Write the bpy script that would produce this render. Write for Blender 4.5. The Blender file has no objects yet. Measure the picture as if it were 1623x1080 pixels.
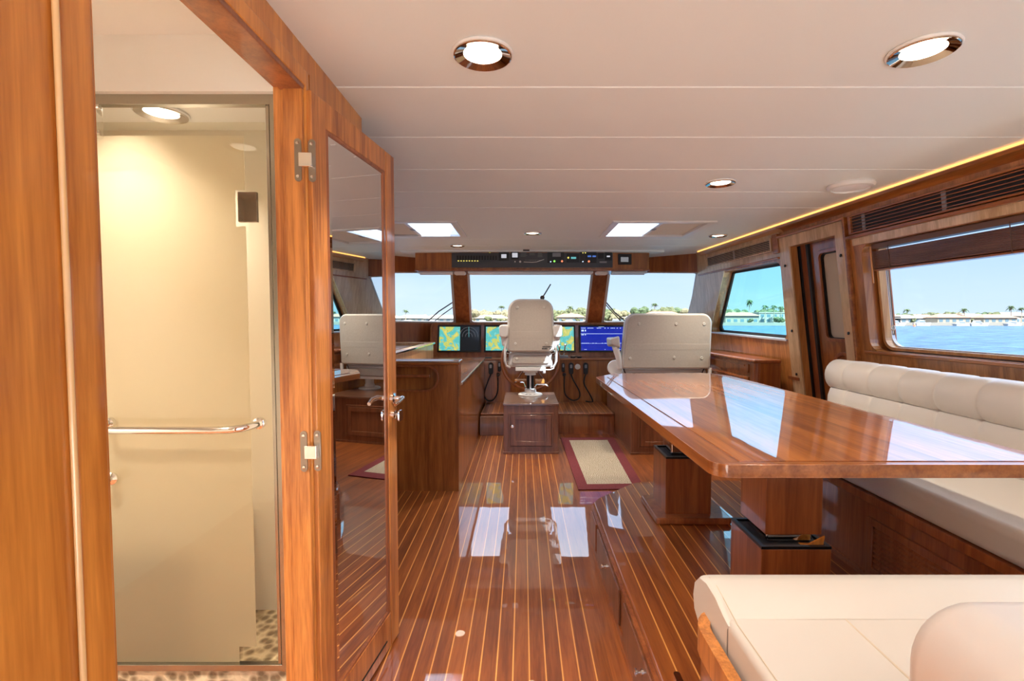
import bpy, bmesh, math, random
from mathutils import Vector, Matrix
from mathutils.geometry import tessellate_polygon
random.seed(7)
sc = bpy.context.scene
COL = sc.collection
PI = math.pi
# ------------------------------------------------------------------ camera
cd = bpy.data.cameras.new('camera'); cam = bpy.data.objects.new('camera', cd); COL.objects.link(cam)
cd.sensor_width = 36; cd.lens = 775/1623*36; cd.shift_x = -17.5/1623
cd.clip_start = 0.05; cd.clip_end = 3000
cam.location = (0, 0, 1.3)
cam.rotation_euler = (PI/2 - math.atan(35/775), 0, 0)
sc.camera = cam
# ------------------------------------------------------------------ colour management, world, sun
sc.view_settings.view_transform = 'Standard'; sc.view_settings.look = 'None'
sc.view_settings.gamma = 1; sc.view_settings.exposure = 0.45
w = bpy.data.worlds.new('sky'); sc.world = w; w.use_nodes = True
nt = w.node_tree; nt.nodes.clear()
def N(nt, t, **k):
    n = nt.nodes.new(t)
    for a, b in k.items():
        if a[0] == '_': n.inputs[a[1:]].default_value = b
        else: setattr(n, a, b)
    return n
def L(nt, a, b): nt.links.new(a, b)
tc = N(nt, 'ShaderNodeTexCoord'); sx = N(nt, 'ShaderNodeSeparateXYZ'); L(nt, tc.outputs['Generated'], sx.inputs[0])
ra = N(nt, 'ShaderNodeValToRGB'); L(nt, sx.outputs['Z'], ra.inputs[0])
els = ra.color_ramp.elements
els[0].position = 0.0; els[0].color = (.63, .75, .86, 1)
els[1].position = 1.0; els[1].color = (2.6, 2.7, 2.9, 1)
for p, c in ((.05, (.56, .71, .87, 1)), (.12, (.46, .64, .90, 1)), (.17, (.8, 1.15, 1.7, 1)), (.26, (1.3, 1.7, 2.35, 1)), (.40, (1.5, 1.9, 2.6, 1)), (.52, (3.6, 3.65, 3.7, 1)), (.8, (3.6, 3.6, 3.6, 1))):
    e = els.new(p); e.color = c
mp = N(nt, 'ShaderNodeMapping'); mp.inputs['Scale'].default_value = (1, 1, 5); L(nt, tc.outputs['Generated'], mp.inputs[0])
no = N(nt, 'ShaderNodeTexNoise'); no.inputs['Scale'].default_value = 2.6; no.inputs['Detail'].default_value = 6; no.inputs['Roughness'].default_value = .55; L(nt, mp.outputs[0], no.inputs[0])
cr = N(nt, 'ShaderNodeValToRGB'); cr.color_ramp.elements[0].position = .5; cr.color_ramp.elements[1].position = .78; L(nt, no.outputs[0], cr.inputs[0])
mu = N(nt, 'ShaderNodeMath', operation='MULTIPLY'); mu.inputs[1].default_value = .6; L(nt, cr.outputs[0], mu.inputs[0])
mx = N(nt, 'ShaderNodeMixRGB', blend_type='MIX'); L(nt, mu.outputs[0], mx.inputs[0]); L(nt, ra.outputs[0], mx.inputs[1])
sc2 = N(nt, 'ShaderNodeMixRGB', blend_type='ADD'); sc2.inputs[0].default_value = 1; sc2.inputs[2].default_value = (.2, .13, .06, 1)
L(nt, ra.outputs[0], sc2.inputs[1]); L(nt, sc2.outputs[0], mx.inputs[2])
bg = N(nt, 'ShaderNodeBackground'); L(nt, mx.outputs[0], bg.inputs[0]); bg.inputs[1].default_value = 1.0
wo = N(nt, 'ShaderNodeOutputWorld'); L(nt, bg.outputs[0], wo.inputs[0])
sd = bpy.data.lights.new('sun', 'SUN'); sun = bpy.data.objects.new('sun', sd); COL.objects.link(sun)
sd.energy = 12.0; sd.color = (1, .93, .82); sd.angle = .01
sun.rotation_euler = Vector((.45, -.75, 1.0)).to_track_quat('Z', 'Y').to_euler()

# ------------------------------------------------------------------ materials
MATS = {}
def mat(name, col=(.8, .8, .8), rough=.5, metal=0, coat=0, coat_r=.03, ior=1.5, emit=None, es=0, spec=None, sheen=0):
    if name in MATS: return MATS[name]
    m = bpy.data.materials.new(name); m.use_nodes = True
    b = m.node_tree.nodes['Principled BSDF']
    b.inputs['Base Color'].default_value = (*col, 1); b.inputs['Roughness'].default_value = rough
    b.inputs['Metallic'].default_value = metal; b.inputs['Coat Weight'].default_value = coat
    b.inputs['Coat Roughness'].default_value = coat_r; b.inputs['IOR'].default_value = ior
    if emit: b.inputs['Emission Color'].default_value = (*emit, 1); b.inputs['Emission Strength'].default_value = es
    MATS[name] = m
    # a light procedural variation so nothing is perfectly flat
    t = m.node_tree
    if not emit and metal < .5:
        g = N(t, 'ShaderNodeNewGeometry'); n = N(t, 'ShaderNodeTexNoise'); n.inputs['Scale'].default_value = 14; n.inputs['Detail'].default_value = 5
        L(t, g.outputs['Position'], n.inputs[0])
        bu = N(t, 'ShaderNodeBump'); bu.inputs['Strength'].default_value = .03; L(t, n.outputs[0], bu.inputs['Height']); L(t, bu.outputs[0], b.inputs['Normal'])
    return m
def wood(name, dark, light, axis='Z', scale=1.0, rough=.3, coat=.8, coat_r=.04, coat_ior=1.5, plank=None, stripe=None, wave=.0):
    m = bpy.data.materials.new(name); m.use_nodes = True; t = m.node_tree; b = t.nodes['Principled BSDF']
    g = N(t, 'ShaderNodeNewGeometry'); pos = g.outputs['Position']
    s = {'X': (.06, 1, 1), 'Y': (1, .06, 1), 'Z': (1, 1, .06)}[axis]
    mp = N(t, 'ShaderNodeMapping'); mp.inputs['Scale'].default_value = [v*scale for v in s]
    L(t, pos, mp.inputs[0])
    vec = mp.outputs[0]
    if stripe or plank:
        # offset grain plank by plank
        per, ph, ax = plank if plank else (stripe[0], stripe[1], 'X')
        sx = N(t, 'ShaderNodeSeparateXYZ'); L(t, pos, sx.inputs[0])
        a = N(t, 'ShaderNodeMath', operation='SUBTRACT'); L(t, sx.outputs[ax], a.inputs[0]); a.inputs[1].default_value = ph
        d = N(t, 'ShaderNodeMath', operation='DIVIDE'); L(t, a.outputs[0], d.inputs[0]); d.inputs[1].default_value = per
        f = N(t, 'ShaderNodeMath', operation='FLOOR'); L(t, d.outputs[0], f.inputs[0])
        wn = N(t, 'ShaderNodeTexWhiteNoise', noise_dimensions='1D'); L(t, f.outputs[0], wn.inputs['W'])
        va = N(t, 'ShaderNodeVectorMath', operation='MULTIPLY_ADD'); L(t, wn.outputs['Color'], va.inputs[0]); va.inputs[1].default_value = (9, 9, 9); L(t, vec, va.inputs[2])
        vec = va.outputs[0]
    n1 = N(t, 'ShaderNodeTexNoise'); n1.inputs['Scale'].default_value = 22; n1.inputs['Detail'].default_value = 7; n1.inputs['Roughness'].default_value = .62; n1.inputs['Distortion'].default_value = .5
    L(t, vec, n1.inputs[0])
    n2 = N(t, 'ShaderNodeTexNoise'); n2.inputs['Scale'].default_value = 150; n2.inputs['Detail'].default_value = 3; L(t, vec, n2.inputs[0])
    n3 = N(t, 'ShaderNodeTexNoise'); n3.inputs['Scale'].default_value = 4; n3.inputs['Detail'].default_value = 3; L(t, vec, n3.inputs[0])
    r = N(t, 'ShaderNodeValToRGB'); r.color_ramp.elements[0].position = .32; r.color_ramp.elements[1].position = .68
    r.color_ramp.elements[0].color = (*dark, 1); r.color_ramp.elements[1].color = (*light, 1)
    mm = N(t, 'ShaderNodeMath', operation='MULTIPLY_ADD'); L(t, n2.outputs[0], mm.inputs[0]); mm.inputs[1].default_value = .35; L(t, n1.outputs[0], mm.inputs[2])
    m3 = N(t, 'ShaderNodeMath', operation='MULTIPLY_ADD'); L(t, n3.outputs[0], m3.inputs[0]); m3.inputs[1].default_value = .5; L(t, mm.outputs[0], m3.inputs[2])
    sb = N(t, 'ShaderNodeMath', operation='SUBTRACT'); L(t, m3.outputs[0], sb.inputs[0]); sb.inputs[1].default_value = .425
    L(t, sb.outputs[0], r.inputs[0]); col = r.outputs[0]
    if stripe or plank:
        hv = N(t, 'ShaderNodeHueSaturation'); L(t, col, hv.inputs['Color'])
        mr = N(t, 'ShaderNodeMapRange'); L(t, wn.outputs['Value'], mr.inputs[0]); mr.inputs[3].default_value = .88; mr.inputs[4].default_value = 1.12
        L(t, mr.outputs[0], hv.inputs['Value']); col = hv.outputs[0]
    if stripe:
        per, ph, wd, lo, hi, sc_col = stripe
        fr = N(t, 'ShaderNodeMath', operation='FRACT'); L(t, d.outputs[0], fr.inputs[0])
        lt = N(t, 'ShaderNodeMath', operation='LESS_THAN'); L(t, fr.outputs[0], lt.inputs[0]); lt.inputs[1].default_value = wd/per
        g1 = N(t, 'ShaderNodeMath', operation='GREATER_THAN'); L(t, sx.outputs['X'], g1.inputs[0]); g1.inputs[1].default_value = lo
        g2 = N(t, 'ShaderNodeMath', operation='LESS_THAN'); L(t, sx.outputs['X'], g2.inputs[0]); g2.inputs[1].default_value = hi
        p1 = N(t, 'ShaderNodeMath', operation='MULTIPLY'); L(t, lt.outputs[0], p1.inputs[0]); L(t, g1.outputs[0], p1.inputs[1])
        p2 = N(t, 'ShaderNodeMath', operation='MULTIPLY'); L(t, p1.outputs[0], p2.inputs[0]); L(t, g2.outputs[0], p2.inputs[1])
        nz = N(t, 'ShaderNodeSeparateXYZ'); L(t, g.outputs['Normal'], nz.inputs[0])
        g3 = N(t, 'ShaderNodeMath', operation='GREATER_THAN'); L(t, nz.outputs['Z'], g3.inputs[0]); g3.inputs[1].default_value = .5
        p3 = N(t, 'ShaderNodeMath', operation='MULTIPLY'); L(t, p2.outputs[0], p3.inputs[0]); L(t, g3.outputs[0], p3.inputs[1])
        mxc = N(t, 'ShaderNodeMixRGB'); L(t, p3.outputs[0], mxc.inputs[0]); L(t, col, mxc.inputs[1]); mxc.inputs[2].default_value = (*sc_col, 1)
        col = mxc.outputs[0]
    L(t, col, b.inputs['Base Color'])
    b.inputs['Roughness'].default_value = rough; b.inputs['Coat Weight'].default_value = coat
    b.inputs['Coat Roughness'].default_value = coat_r; b.inputs['Coat IOR'].default_value = coat_ior
    if wave > 0:
        nb = N(t, 'ShaderNodeTexNoise'); nb.inputs['Scale'].default_value = 3.5; nb.inputs['Detail'].default_value = 2; L(t, pos, nb.inputs[0])
        bu = N(t, 'ShaderNodeBump'); bu.inputs['Strength'].default_value = wave; bu.inputs['Distance'].default_value = .01
        L(t, nb.outputs[0], bu.inputs['Height']); L(t, bu.outputs[0], b.inputs['Coat Normal'])
    MATS[name] = m; return m
def glass(name, tint=(1, 1, 1), refl=1.0, ior=1.45):
    m = bpy.data.materials.new(name); m.use_nodes = True; t = m.node_tree; t.nodes.clear()
    tr = N(t, 'ShaderNodeBsdfTransparent'); tr.inputs[0].default_value = (*tint, 1)
    gl = N(t, 'ShaderNodeBsdfGlossy'); gl.inputs['Roughness'].default_value = .0
    ge = N(t, 'ShaderNodeNewGeometry'); dt = N(t, 'ShaderNodeVectorMath', operation='DOT_PRODUCT'); L(t, ge.outputs['Normal'], dt.inputs[0]); L(t, ge.outputs['Incoming'], dt.inputs[1])
    ab = N(t, 'ShaderNodeMath', operation='ABSOLUTE'); L(t, dt.outputs['Value'], ab.inputs[0])
    om = N(t, 'ShaderNodeMath', operation='SUBTRACT'); om.inputs[0].default_value = 1; L(t, ab.outputs[0], om.inputs[1])
    pw = N(t, 'ShaderNodeMath', operation='POWER'); L(t, om.outputs[0], pw.inputs[0]); pw.inputs[1].default_value = 5
    fr = N(t, 'ShaderNodeMath', operation='MULTIPLY_ADD'); L(t, pw.outputs[0], fr.inputs[0]); fr.inputs[1].default_value = .95; fr.inputs[2].default_value = .045
    mu = N(t, 'ShaderNodeMath', operation='MULTIPLY'); L(t, fr.outputs[0], mu.inputs[0]); mu.inputs[1].default_value = refl
    mx = N(t, 'ShaderNodeMixShader'); L(t, mu.outputs[0], mx.inputs[0]); L(t, tr.outputs[0], mx.inputs[1]); L(t, gl.outputs[0], mx.inputs[2])
    o = N(t, 'ShaderNodeOutputMaterial'); L(t, mx.outputs[0], o.inputs[0]); MATS[name] = m; return m

D1, L1 = (.22, .062, .011), (.46, .158, .034)
W_Z = wood('teak_vertical', D1, L1, 'Z', coat=.6)
W_Y = wood('teak_lengthwise', D1, L1, 'Y', coat=.6)
W_X = wood('teak_crosswise', D1, L1, 'X', coat=.6)
W_DK = wood('teak_dark', (.13, .045, .02), (.27, .105, .046), 'Z', coat=.4)
W_RED = wood('teak_red', (.22, .06, .018), (.42, .135, .04), 'Z', coat=.6)
W_PL = wood('teak_planked', (.31, .108, .026), (.60, .255, .072), 'Z', coat=.5, plank=(.11, 0, 'Y'))
W_LT = wood('teak_light', (.46, .25, .11), (.72, .43, .21), 'Z', coat=.5)
W_LY = wood('teak_light_long', (.40, .20, .085), (.66, .38, .17), 'Y', coat=.5)
W_BL = wood('teak_pale_sunlit', (.52, .33, .17), (.78, .55, .32), 'Z', coat=.5)  # pale wood, lightened further to stand in for sunlight on the trim
W_OR = wood('teak_orange', (.46, .15, .022), (.80, .33, .06), 'Z', scale=.9, coat=.5, coat_r=.08)
W_OR2 = wood('teak_orange_stile', (.30, .085, .018), (.74, .30, .075), 'Z', scale=1.3, coat=.5, coat_r=.08)
HOL = (.85, .38, .09)
FLOOR = wood('teak_and_holly_floor', (.19, .043, .006), (.40, .112, .019), 'Y', rough=.5, coat=1, coat_r=.012, coat_ior=1.85, stripe=(.0608, .0208, .0052, -3, .30, HOL), wave=.05)
PLAT = wood('teak_and_holly_platform', (.19, .043, .006), (.38, .108, .019), 'Y', rough=.4, coat=1, coat_r=.012, coat_ior=1.8, stripe=(.0608, .4705, .0048, .46, 3, HOL), wave=.04)
STEP = wood('teak_and_holly_step', (.20, .055, .013), (.38, .12, .032), 'Y', rough=.35, coat=1, coat_r=.03, stripe=(.0608, .0208, .0052, -3, 3, HOL))
TABLE = wood('teak_table_top', (.24, .066, .009), (.50, .165, .026), 'Y', rough=.4, coat=1, coat_r=.008, coat_ior=1.95, plank=(.085, .02, 'X'), wave=.03)
TEDGE = wood('teak_table_edge', (.26, .08, .018), (.56, .21, .055), 'X', rough=.3, coat=1, coat_r=.02, coat_ior=1.7)
TEDGY = wood('teak_table_edge_long', (.24, .07, .016), (.50, .175, .045), 'Y', rough=.3, coat=1, coat_r=.02, coat_ior=1.7)
CEIL = mat('ceiling_vinyl', (.83, .88, .875), .55)
WHITE = mat('white_gloss', (.82, .82, .80), .3)
CREAM = mat('cream_laminate', (.82, .77, .68), .45)
HEADW = mat('head_white', (.88, .87, .83), .5)
LEATH = mat('white_leather', (.70, .66, .60), .42)
LEATH2 = mat('bright_leather', (.70, .665, .61), .42)
SEAM = mat('seam_stitch', (.70, .62, .50), .6)
SHELL = mat('beige_vinyl', (.60, .525, .43), .5)
CHAIRW = mat('chair_white', (.80, .78, .73), .35)
STEEL = mat('chrome', (.85, .84, .82), .08, 1)
BRUSH = mat('brushed_steel', (.62, .58, .52), .25, 1)
BRONZE = mat('bronze_mirror', (.62, .48, .36), .06, 1)
HINGE = mat('hinge_metal', (.36, .31, .26), .35, 1)
NICK = mat('nickel_knob', (.75, .72, .68), .15, 1)
BLACK = mat('black_plastic', (.012, .012, .013), .35)
BLKM = mat('black_matte', (.02, .02, .022), .6)
RUBB = mat('black_rubber', (.008, .008, .009), .5)
GREYP = mat('grey_plastic', (.28, .28, .29), .4)
MIRROR = mat('mirror_silver', (.80, .80, .79), .0, 1)
G_FR = glass('clear_window_glass', (.97, .99, 1.0), .5)
G_SB = glass('tinted_window_glass', (.70, .97, 1.0), .35)
G_BIG = glass('salon_window_glass', (.93, .96, 1.0), .3)
G_SH = glass('shower_glass', (.96, .95, .90), .6)
LENS = mat('lamp_lens', (1, 1, 1), .5, emit=(1, .90, .72), es=3.5)
LENSH = mat('hatch_lens', (.9, .9, .9), .3)
LED = mat('led_strip', (1, .5, .1), .5, emit=(1, .50, .14), es=1.4)
def frosted():
    m = bpy.data.materials.new('frosted_film'); m.use_nodes = True; t = m.node_tree; t.nodes.clear()
    tl = N(t, 'ShaderNodeBsdfTranslucent'); tl.inputs[0].default_value = (.95, .91, .84, 1)
    df = N(t, 'ShaderNodeBsdfDiffuse'); df.inputs[0].default_value = (.82, .78, .70, 1)
    rf = N(t, 'ShaderNodeBsdfRefraction'); rf.inputs[0].default_value = (.9, .86, .74, 1); rf.inputs['Roughness'].default_value = .42; rf.inputs['IOR'].default_value = 1.03
    a = N(t, 'ShaderNodeMixShader'); a.inputs[0].default_value = .2; L(t, tl.outputs[0], a.inputs[1]); L(t, df.outputs[0], a.inputs[2])
    b = N(t, 'ShaderNodeMixShader'); b.inputs[0].default_value = .3; L(t, a.outputs[0], b.inputs[1]); L(t, rf.outputs[0], b.inputs[2])
    o = N(t, 'ShaderNodeOutputMaterial'); L(t, b.outputs[0], o.inputs[0]); return m
FROST = frosted()
def noisemat(name, c1, c2, scale, rough=.9, bump=.3, kind='noise', vs=(1, 1, 1)):
    m = bpy.data.materials.new(name); m.use_nodes = True; t = m.node_tree; b = t.nodes['Principled BSDF']
    g = N(t, 'ShaderNodeNewGeometry'); mp = N(t, 'ShaderNodeMapping'); mp.inputs['Scale'].default_value = vs; L(t, g.outputs['Position'], mp.inputs[0])
    if kind == 'noise':
        n = N(t, 'ShaderNodeTexNoise'); n.inputs['Detail'].default_value = 5; out = n.outputs[0]
    elif kind == 'wave':
        n = N(t, 'ShaderNodeTexWave'); n.inputs['Distortion'].default_value = 9; n.inputs['Detail'].default_value = 3; n.inputs['Detail Scale'].default_value = 1.2; out = n.outputs[1]
    else:
        n = N(t, 'ShaderNodeTexVoronoi'); out = n.outputs[0]
    n.inputs['Scale'].default_value = scale; L(t, mp.outputs[0], n.inputs[0])
    r = N(t, 'ShaderNodeValToRGB'); r.color_ramp.elements[0].color = (*c1, 1); r.color_ramp.elements[1].color = (*c2, 1)
    r.color_ramp.elements[0].position = .3; r.color_ramp.elements[1].position = .7
    L(t, out, r.inputs[0]); L(t, r.outputs[0], b.inputs['Base Color']); b.inputs['Roughness'].default_value = rough
    bu = N(t, 'ShaderNodeBump'); bu.inputs['Strength'].default_value = bump; bu.inputs['Distance'].default_value = .01; L(t, out, bu.inputs['Height']); L(t, bu.outputs[0], b.inputs['Normal'])
    MATS[name] = m; return m
RUGC = noisemat('sisal_weave', (.34, .27, .18), (.62, .53, .40), 26, .95, .4, 'wave')
RUGB = noisemat('burgundy_binding', (.13, .015, .02), (.22, .03, .035), 160, .9, .2)
PEBB = noisemat('pebble_tile', (.20, .15, .09), (.62, .52, .36), 34, .5, .6, 'voronoi')
WATER = None

# ------------------------------------------------------------------ mesh builder
class G:
    def __init__(s): s.bm = bmesh.new()
    def face(s, pts):
        vs = [s.bm.verts.new(p) for p in pts]
        try: return s.bm.faces.new(vs)
        except ValueError: return None
    def box(s, x0, x1, y0, y1, z0, z1):
        v = [s.bm.verts.new((x, y, z)) for z in (z0, z1) for y in (y0, y1) for x in (x0, x1)]
        for q in ((0, 2, 3, 1), (4, 5, 7, 6), (0, 1, 5, 4), (1, 3, 7, 5), (3, 2, 6, 7), (2, 0, 4, 6)):
            s.bm.faces.new([v[i] for i in q])
        return s
    def hexa(s, p):   # p: 8 pts, bottom 4 (ccw) top 4
        v = [s.bm.verts.new(q) for q in p]
        for q in ((3, 2, 1, 0), (4, 5, 6, 7), (0, 1, 5, 4), (1, 2, 6, 5), (2, 3, 7, 6), (3, 0, 4, 7)):
            s.bm.faces.new([v[i] for i in q])
        return s
    def plate(s, outer, holes, n0, n1, f):   # 2-D polygon with holes, extruded n0..n1, f(a,b,n)->xyz
        loops = [outer] + list(holes)
        tri = tessellate_polygon([[Vector((a, b, 0)) for a, b in lp] for lp in loops])
        flat = [p for lp in loops for p in lp]
        A = [s.bm.verts.new(f(a, b, n0)) for a, b in flat]; B = [s.bm.verts.new(f(a, b, n1)) for a, b in flat]
        for t in tri:
            for V in (A, B):
                try: s.bm.faces.new([V[i] for i in t])
                except ValueError: pass
        k = 0
        for lp in loops:
            n = len(lp)
            for i in range(n):
                j = (i+1) % n
                try: s.bm.faces.new((A[k+i], A[k+j], B[k+j], B[k+i]))
                except ValueError: pass
            k += n
        return s
    def prism(s, poly, n0, n1, f): # solid ngon
        A = [s.bm.verts.new(f(a, b, n0)) for a, b in poly]; B = [s.bm.verts.new(f(a, b, n1)) for a, b in poly]
        s.bm.faces.new(A); s.bm.faces.new(B[::-1])
        n = len(poly)
        for i in range(n): s.bm.faces.new((A[i], A[(i+1) % n], B[(i+1) % n], B[i]))
        return s
    def tube(s, path, r, seg=10, caps=True):
        path = [Vector(p) for p in path]; n = len(path); rings = []
        rr = r if isinstance(r, (list, tuple)) else [r]*n
        t0 = (path[1]-path[0]).normalized()
        up = Vector((0, 0, 1)) if abs(t0.z) < .9 else Vector((1, 0, 0))
        a = t0.cross(up).normalized()
        for i in range(n):
            t = (path[min(i+1, n-1)]-path[max(i-1, 0)]).normalized()
            a = (a - t*a.dot(t)).normalized(); b = t.cross(a)
            rings.append([s.bm.verts.new(path[i] + (a*math.cos(q)+b*math.sin(q))*rr[i]) for q in [2*PI*k/seg for k in range(seg)]])
        for i in range(n-1):
            for k in range(seg): s.bm.faces.new((rings[i][k], rings[i][(k+1) % seg], rings[i+1][(k+1) % seg], rings[i+1][k]))
        if caps: s.bm.faces.new(rings[0][::-1]); s.bm.faces.new(rings[-1])
        return s
    def ring(s, c, R, r, axis='Z', seg=40, ts=10):
        pts = []
        for i in range(seg):
            a = 2*PI*i/seg
            row = []
            for k in range(ts):
                q = 2*PI*k/ts; rad = R+r*math.cos(q); h = r*math.sin(q)
                p = {'Z': (rad*math.cos(a), rad*math.sin(a), h), 'Y': (rad*math.cos(a), h, rad*math.sin(a)), 'X': (h, rad*math.cos(a), rad*math.sin(a))}[axis]
                row.append(s.bm.verts.new(Vector(c)+Vector(p)))
            pts.append(row)
        for i in range(seg):
            for k in range(ts):
                s.bm.faces.new((pts[i][k], pts[(i+1) % seg][k], pts[(i+1) % seg][(k+1) % ts], pts[i][(k+1) % ts]))
        return s
    def lathe(s, prof, c, axis='Z', seg=32):  # prof [(r,h)]
        rows = []
        for r, h in prof:
            row = []
            for i in range(seg):
                a = 2*PI*i/seg; x, y = max(r, 1e-5)*math.cos(a), max(r, 1e-5)*math.sin(a)
                p = {'Z': (x, y, h), 'Y': (x, h, y), 'X': (h, x, y)}[axis]
                row.append(s.bm.verts.new(Vector(c)+Vector(p)))
            rows.append(row)
        for a, b in zip(rows, rows[1:]):
            for i in range(seg): s.bm.faces.new((a[i], a[(i+1) % seg], b[(i+1) % seg], b[i]))
        s.bm.faces.new(rows[0][::-1]); s.bm.faces.new(rows[-1])
        return s
    def map(s, f):
        for v in s.bm.verts: v.co = f(*v.co)
        return s
def wpos(o):
    v = Vector(o.location)
    while o.parent: o = o.parent; v += o.location
    return v
def obj(name, g, m, parent=None, bevel=0, seg=2, smooth=None, keep=False):
    bm = g.bm; bmesh.ops.remove_doubles(bm, verts=bm.verts, dist=1e-5); bmesh.ops.recalc_face_normals(bm, faces=bm.faces)
    me = bpy.data.meshes.new(name)
    if parent: off = wpos(parent)
    else:
        xs = [v.co for v in bm.verts]
        off = Vector(((min(v.x for v in xs)+max(v.x for v in xs))/2, (min(v.y for v in xs)+max(v.y for v in xs))/2, min(v.z for v in xs)))
    loc = off.copy()
    if parent:
        xs = [v.co for v in bm.verts]
        c = Vector(((min(v.x for v in xs)+max(v.x for v in xs))/2, (min(v.y for v in xs)+max(v.y for v in xs))/2, min(v.z for v in xs)))
        loc = c - off; off = c
    bmesh.ops.translate(bm, verts=bm.verts, vec=-off)
    bm.to_mesh(me); bm.free()
    o = bpy.data.objects.new(name, me); COL.objects.link(o); o.location = loc
    if parent: o.parent = parent
    for mm in (m if isinstance(m, (list, tuple)) else [m]): me.materials.append(mm)
    if bevel:
        b = o.modifiers.new('bevel', 'BEVEL'); b.width = bevel; b.segments = seg; b.limit_method = 'ANGLE'; b.angle_limit = .6
    if smooth is None: smooth = True
    if smooth:
        for p in me.polygons: p.use_smooth = True
        try: me.set_sharp_from_angle(angle=math.radians(38))
        except Exception: pass
        if bevel:
            wn = o.modifiers.new('wn', 'WEIGHTED_NORMAL'); wn.keep_sharp = False
    return o
def thing(name, label, cat, loc=(0, 0, 0), group=None):
    o = bpy.data.objects.new(name, None); COL.objects.link(o); o.location = loc; o.empty_display_size = .1
    o['label'] = label; o['category'] = cat
    if group: o['group'] = group
    return o
def tag(o, label, cat, group=None, kind=None):
    o['label'] = label; o['category'] = cat
    if group: o['group'] = group
    if kind: o['kind'] = kind
    return o
def struct(o): o['kind'] = 'structure'; return o
def dup(root, loc, label=None, group=None):
    r = root.copy(); COL.objects.link(r); r.location = loc
    if label: r['label'] = label
    if group: r['group'] = group
    for ch in list(root.children):
        c = ch.copy(); COL.objects.link(c); c.parent = r
        for gch in list(ch.children):
            d = gch.copy(); COL.objects.link(d); d.parent = c
    return r
def rpoly(pts, r, seg=5):
    out = []; n = len(pts)
    for i in range(n):
        rr = r[i] if isinstance(r, (list, tuple)) else r
        p = Vector(pts[i]); a = Vector(pts[i-1]); b = Vector(pts[(i+1) % n])
        if rr <= 0: out.append(tuple(p)); continue
        u = (a-p).normalized(); v = (b-p).normalized()
        ang = u.angle(v); d = min(rr/math.tan(ang/2), (a-p).length*.48, (b-p).length*.48); r2 = d*math.tan(ang/2)
        c = p + (u+v).normalized()*(r2/math.sin(ang/2))
        s0 = p+u*d-c; s1 = p+v*d-c
        a0 = math.atan2(s0.y, s0.x); a1 = math.atan2(s1.y, s1.x); da = (a1-a0+PI) % (2*PI)-PI
        for k in range(seg+1):
            q = a0+da*k/seg; out.append((c.x+r2*math.cos(q), c.y+r2*math.sin(q)))
    return out
def rect(a0, a1, b0, b1): return [(a0, b0), (a1, b0), (a1, b1), (a0, b1)]
XZ = lambda a, b, n: (a, n, b)      # polygon in x,z ; n is y
XY = lambda a, b, n: (a, b, n)
YZ = lambda a, b, n: (n, a, b)
H = 2.05
def XL(y): return 2.106 - .048*(y-2.09)          # starboard cove edge
def XW(y, z): return XL(y) + .05 + .13*(H-z)     # starboard wall face
def SB(a, b, n): return (XW(a, b)+n, a, b)
def PT(a, b, n): return (.18-XW(a, b)-n, a, b)

# ================================================================== SETTING
# floor
g = G(); g.box(-2.45, 2.6, -1.6, 7.0, -.05, 0); struct(obj('floor', g, FLOOR))
# ceiling with grooves and hatch holes
seams = [y for y in (-1.03, -.59, -.15, .30, .74, 1.18, 1.621, 2.06, 2.497, 2.935, 3.353, 4.66, 5.1)]
HY0, HY1 = 3.816, 4.48
def ceil_strip(g, x0, x1, y0, y1):
    prof = [(y0, H)]
    for s in seams:
        if y0 < s-.01 and s+.01 < y1: prof += [(s-.005, H), (s-.0015, H+.004), (s+.0015, H+.004), (s+.005, H)]
    prof.append((y1, H)); prof += [(y1, H+.03), (y0, H+.03)]
    g.prism(prof, x0, x1, lambda a, b, n: (n, a, b))
g = G(); xs = [-2.3, -1.325, -.53, .712, 1.475, 2.5]
for i in range(5):
    if i in (1, 3): ceil_strip(g, xs[i], xs[i+1], -1.6 if i == 3 else 1.83, HY0); ceil_strip(g, xs[i], xs[i+1], HY1, 6.6)
    elif i == 0: ceil_strip(g, xs[i], xs[i+1], 1.83, 6.6)
    else: ceil_strip(g, xs[i], xs[i+1], -1.6 if i > 2 else 1.83, 6.6)
ceil_strip(g, -.66, .712, -1.6, 1.83)
obj_c = obj('ceiling', g, CEIL, smooth=False); struct(obj_c)
# roof slab outside, with hatch holes and an unseen overhang sized to keep sun out
g = G()
g.plate(rect(-2.75, 2.95, -2.4, 6.7), [rect(xs[1], xs[2], HY0, HY1), rect(xs[3], xs[4], HY0, HY1)], 2.19, 2.27, XY)
struct(obj('trim_1', g, WHITE))
# starboard wall
fw = [(4.04, 1.125), (5.5, 1.15), (5.02, 1.775), (4.02, 1.767)]
FW = rpoly(fw, [.05, .04, .05, .06])
DO = rect(3.34, 3.86, .235, 1.862)
BW = rpoly(rect(-.5, 3.13, 1.095, 1.765), .07)
side_outer = [(-1.6, 0), (7.0, 0), (6.3, 1.2), (6.2, 1.25), (5.65, 1.84), (5.6, 2.15), (-1.6, 2.15)]
g = G(); g.plate(side_outer, [FW, DO, BW], 0, .05, SB); struct(obj('wall_starboard', g, W_PL, smooth=False))
g = G(); PW = [FW, rpoly(rect(2.1, 3.7, 1.15, 1.76), .06)]
g.plate(side_outer, PW, 0, .05, PT); struct(obj('wall_port', g, W_PL, smooth=False))
# outer skin around starboard openings (depth of the wall)
g = G()
g.plate(rpoly([(3.96, 1.07), (5.62, 1.08), (5.08, 1.83), (3.96, 1.83)], .05), [FW], .05, .12, SB)
struct(obj('trim_2', g, W_Z, smooth=False))
g = G(); g.plate(rect(-.6, 3.2, 1.04, 1.82), [BW], .05, .14, SB); struct(obj('trim_3', g, W_Z, smooth=False))
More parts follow.
